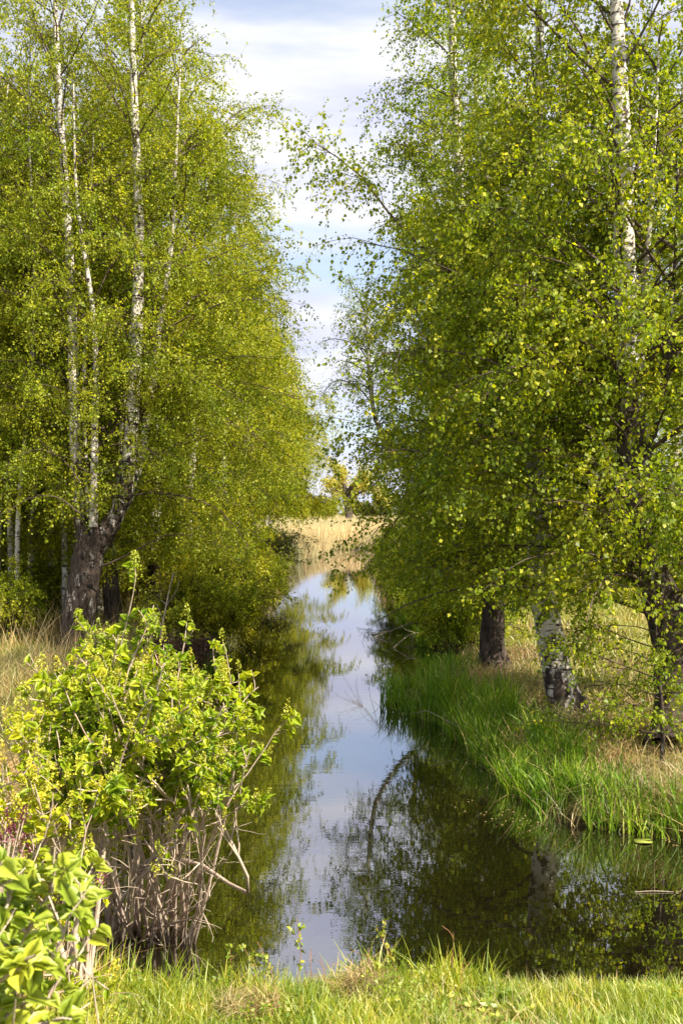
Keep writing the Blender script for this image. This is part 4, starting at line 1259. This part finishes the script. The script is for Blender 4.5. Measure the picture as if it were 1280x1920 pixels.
# ------------------------------------------------------------------ canes and weeds on the near bank
def cane(label, px, py_base, px_top, py_top, d, seed, leaves=14, leafmat='grass', size=.022, bare=False):
    rng = np.random.default_rng(seed)
    top = at(px_top, py_top, d)
    b = at(px, py_base, d)
    b[2] = ground_z(b[0], b[1])
    root = thing('bramble_cane', label, 'weed', tuple(b), 'thin canes sticking up from the near bank')
    mid = (b + top) / 2 + np.array([rng.normal() * .02, 0, .01])
    P = smooth_path([b - np.array([0, 0, .05]), mid, top], 12) - b
    g = Geo()
    g.add(*tubes(P[None], .0026 * np.linspace(1, .45, 12)[None], 5))
    nb = 3
    p, t = sample(P[None], np.zeros(nb, int), .3 + .6 * rng.random(nb))
    B = sweep(p, t * .6 + rng.normal(size=t.shape) * .6, .04 + .07 * rng.random(nb), 5, 0, .1, rng)
    g.add(*tubes(B, .0014 * np.ones((nb, 5)), 3))
    g.build('stem', M['cane'], root)
    if not bare:
        p, t = sample(P[None], np.zeros(leaves, int), .25 + .75 * rng.random(leaves))
        p2, _ = sample(B, np.repeat(np.arange(nb), 4), .4 + .6 * rng.random(nb * 4))
        p = np.repeat(np.concatenate([p, p2]), 3, 0)
        V, Q = leaf_quads(p, rng.normal(size=p.shape) + np.array([0, 0, .1]), size * (.6 + .8 * rng.random(len(p))), .32, rng, .8)
        link('leaves', V, Q, M[leafmat], root)


canes = [(432, 1850, 430, 1765, 5.1, 'short leafy bramble shoot left of the other canes'), (475, 1860, 455, 1770, 5.1, 'leafy bramble shoot with drooping tip, second from the left'), (545, 1865, 556, 1718, 5.15, 'tallest yellow leafed cane in front of the bright reflection'),
         (590, 1860, 583, 1775, 5.2, 'thin reddish cane just right of the tallest one'), (520, 1850, 482, 1762, 5.1, 'bent reddish cane leaning left over the water'), (765, 1850, 705, 1735, 5.05, 'arching cane with tiny leaves leaning left from the grass heap'),
         (835, 1870, 850, 1745, 5.05, 'bare red cane right of the grass heap'), (855, 1875, 868, 1800, 5.0, 'short bare red twig at the right of the canes'), (620, 1870, 600, 1790, 5.0, 'thin bare cane left of the grass heap'), (700, 1870, 690, 1770, 5.1, 'bare cane behind the grass heap')]
for i, (px, pb, pt, py, d, lb) in enumerate(canes):
    cane(lb, px, pb, pt, py, d, 200 + i, bare=i in (3, 6, 7, 8, 9), leaves=12 if i in (0, 1, 2, 5) else 5)
# low bramble leaves
g = Geo()
n = 2600
x = rng.uniform(-1.2, .55, n); y = rng.uniform(4.4, 5.4, n)
k = clump_noise(x, y, 3.5, 6) > .45
x, y = x[k], y[k]
p = np.stack([x, y, ground_z(x, y) + .03 + .12 * rng.random(len(x))], 1)
V, Q = leaf_quads(p, rng.normal(size=p.shape), .018 * (.6 + .9 * rng.random(len(p))), .35, rng, 1.2)
g.add(V, Q)
n = 420
x = rng.uniform(-1.9, 1.9, n); y = rng.uniform(4.3, 5.3, n)
k = clump_noise(x, y, 2.3, 12) > .55
x, y = x[k], y[k]
for q in range(5):
    a = q * 1.256 + rng.random(len(x)) * .5
    V, Q = leaf_quads(np.stack([x, y, ground_z(x, y) + .035], 1), np.stack([np.cos(a), np.sin(a), .45 + 0 * a], 1), .03 + .02 * rng.random(len(x)), .28, rng, 3, .1)
    g.add(V, Q)
stuff('bramble_leaves', g, M['grass'], 'low yellow green bramble leaves among the near bank grass')

# ------------------------------------------------------------------ small things
def sapling(label, base, top, seed):
    base = np.asarray(base, float)
    build_tree('birch_sapling', label, base, [dict(pts=[base, base + (top - base) * .35 + np.array([.03, 0, 0]), base + (top - base) * .7, top], r0=.028, r1=.006, w=1, dk=lambda s, t: np.full_like(s, .55), flare=.2, K=18, S=8)],
               M['leafR'], seed, n_prim=20, rmax=.75, hstart=.2, sec=6, twigs=4, leaves=7, leaf=.05, pgrav=.15, tgrav=.3, twig_len=(.12, .35), prim_r=.007,
               env=[(0, .9), (.5, 1), (1, .4)], elev=(0, 35), bias=(-1, 0, .75))


sb = at(1240, 1432, 10.5); sb[2] = .25
sapling('leafy sapling in front of the nearest right bank birch', sb, at(1228, 1140, 10.5), 301)

# lily pad
lp = at(1205, 1576, 9.05); lp[2] = 0.012
th = np.linspace(.25, 2 * np.pi - .25, 28)
V = [(0, 0, 0)] + [(.085 * math.cos(a), .07 * math.sin(a), .004 * math.sin(3 * a)) for a in th]
V = np.array(V)
V2 = np.vstack([V, V - np.array([0, 0, .003])])
n = len(V)
T = [[0, i, i + 1] for i in range(1, n - 1)] + [[n, n + i + 1, n + i] for i in range(1, n - 1)]
for i in range(1, n - 1):
    T += [[i, n + i, n + i + 1], [i, n + i + 1, i + 1]]
o = link('lily_pad', V2, np.array(T), M['lily'])
o.location = lp
tag(o, 'single yellowish lily pad floating near the right shore', 'lily pad')
# floating stick
a, b = at(1190, 1671, 7.85), at(1262, 1672, 7.85)
P = smooth_path([(0, 0, 0), (.15, .01, .004), (b[0] - a[0], 0, 0)], 8)
V, Q = tubes(P[None], .004 * np.ones((1, 8)), 5)
o = link('floating_stick', V, Q, M['deadwood'])
o.location = (a[0], a[1], .004)
tag(o, 'thin pale stick floating on dark water at the lower right', 'stick')


def fallen(label, pts, seed, r=.02, nb=7, bl=(.3, .9), dn=.02):
    rng = np.random.default_rng(seed)
    pts = np.asarray(pts)
    root = thing('fallen_branch', label, 'branch', tuple(pts[0]))
    P = smooth_path(pts - pts[0], 12)
    V, Q = tubes(P[None], r * np.linspace(1, .3, 12)[None], 6, .05, rng)
    link('limb', V, Q, M['deadwood'], root, True)
    p, t = sample(P[None], np.zeros(nb, int), .2 + .8 * rng.random(nb))
    B = sweep(p, t + rng.normal(size=t.shape) * .5, rng.uniform(bl[0], bl[1], nb), 7, dn, .14, rng)
    V, Q = tubes(B, r * .35 * np.ones((nb, 1)) * np.linspace(1, .4, 7)[None], 4)
    link('twigs', V, Q, M['deadwood'], root)


fallen('pale dead branch lying across the water edge on the right', [(2.3, 24.5, .25), (1.7, 24.2, .30), (1.15, 24.0, .12), (.75, 23.8, .0)], 401, .02)
fallen('second dead branch dipping into the water on the right shore', [(2.1, 22.6, .2), (1.6, 22.3, .28), (1.2, 22.0, .05), (1.05, 21.9, -.02)], 402, .016)
fallen('dark thin branch drooping from the right over the far water', [at(760, 985, 26), at(720, 980, 26), at(690, 1010, 26), at(668, 1035, 26)], 403, .02, 9, (.4, 1.2), .1)
fallen('thin dead stick bent over the sedge bed', [at(880, 1370, 13), at(840, 1350, 13), at(800, 1330, 13.2), at(782, 1335, 13.2)], 404, .007, 2, (.1, .3))
fallen('bleached twig lying in the dry grass below the leaning birch', [at(1130, 1330, 12.6), at(1090, 1360, 12.5), at(1060, 1395, 12.4)], 405, .009, 3, (.1, .3))
fallen('bent dead branch rising from the shore beside the pollarded birch', [at(290, 1262, 17.5), at(300, 1200, 17.6), at(310, 1140, 17.8), at(325, 1070, 18)], 406, .022, 7, (.2, .6), -.02)
fallen('white straw stem lying on the near bank grass', [at(180, 1878, 4.75) + np.array([0, 0, .03]), at(250, 1880, 4.74) + np.array([0, 0, .05]), at(310, 1915, 4.6) + np.array([0, 0, .03])], 407, .002, 2, (.05, .1))


def stump(label, base, seed, h=.4, r=.16):
    rng = np.random.default_rng(seed)
    root = thing('tree_stump', label, 'stump', tuple(base))
    P = smooth_path([(0, 0, -.2), (.02, 0, h * .3), (.05, .02, h * .8), (.06, .02, h)], 12)
    V, Q = tubes(P[None], (r * np.array([1.5, 1.4, 1.3, 1.2, 1.1, 1.05, 1, 1, .98, .95, .9, .05]))[None], 14, .07, rng)
    link('trunk', V, Q, M['oakbark'], root, True)
    n = 5
    phi = np.arange(n) * 1.3
    d = np.stack([np.cos(phi), np.sin(phi), -.35 * np.ones(n)], 1)
    B = sweep(np.tile([0, 0, .1], (n, 1)), d, np.full(n, .5), 6, .05, .1, rng)
    V, Q = tubes(B, r * .35 * np.ones((n, 1)) * np.linspace(1, .3, 6)[None], 6)
    link('roots', V, Q, M['oakbark'], root, True)


stump('dark broken stump standing in the water at the left shore', (-2.55, 18.3, 0.0), 501, .42, .15)
stump('low mossy stump in the water left of the first shrub', (-2.7, 17.0, 0.0), 502, .22, .12)
# red-brown shrub
shrub('red_brown_shrub', 'small red brown leaved shrub between pollarded birch and lilac', (-3.2, 14.5, .3), 601, .7, .45, 8, M['redleaf'], .035, sec=6, twigs=4, leaves=5)
shrub('red_brown_shrub', 'dark red stemmed bush at the water edge behind the lilac tips', (-2.9, 17.6, .2), 602, .7, .5, 9, M['redleaf'], .035, sec=6, twigs=4, leaves=1)
print('polys', sum(len(m.polygons) for m in bpy.data.meshes), 'objects', len(bpy.data.objects))
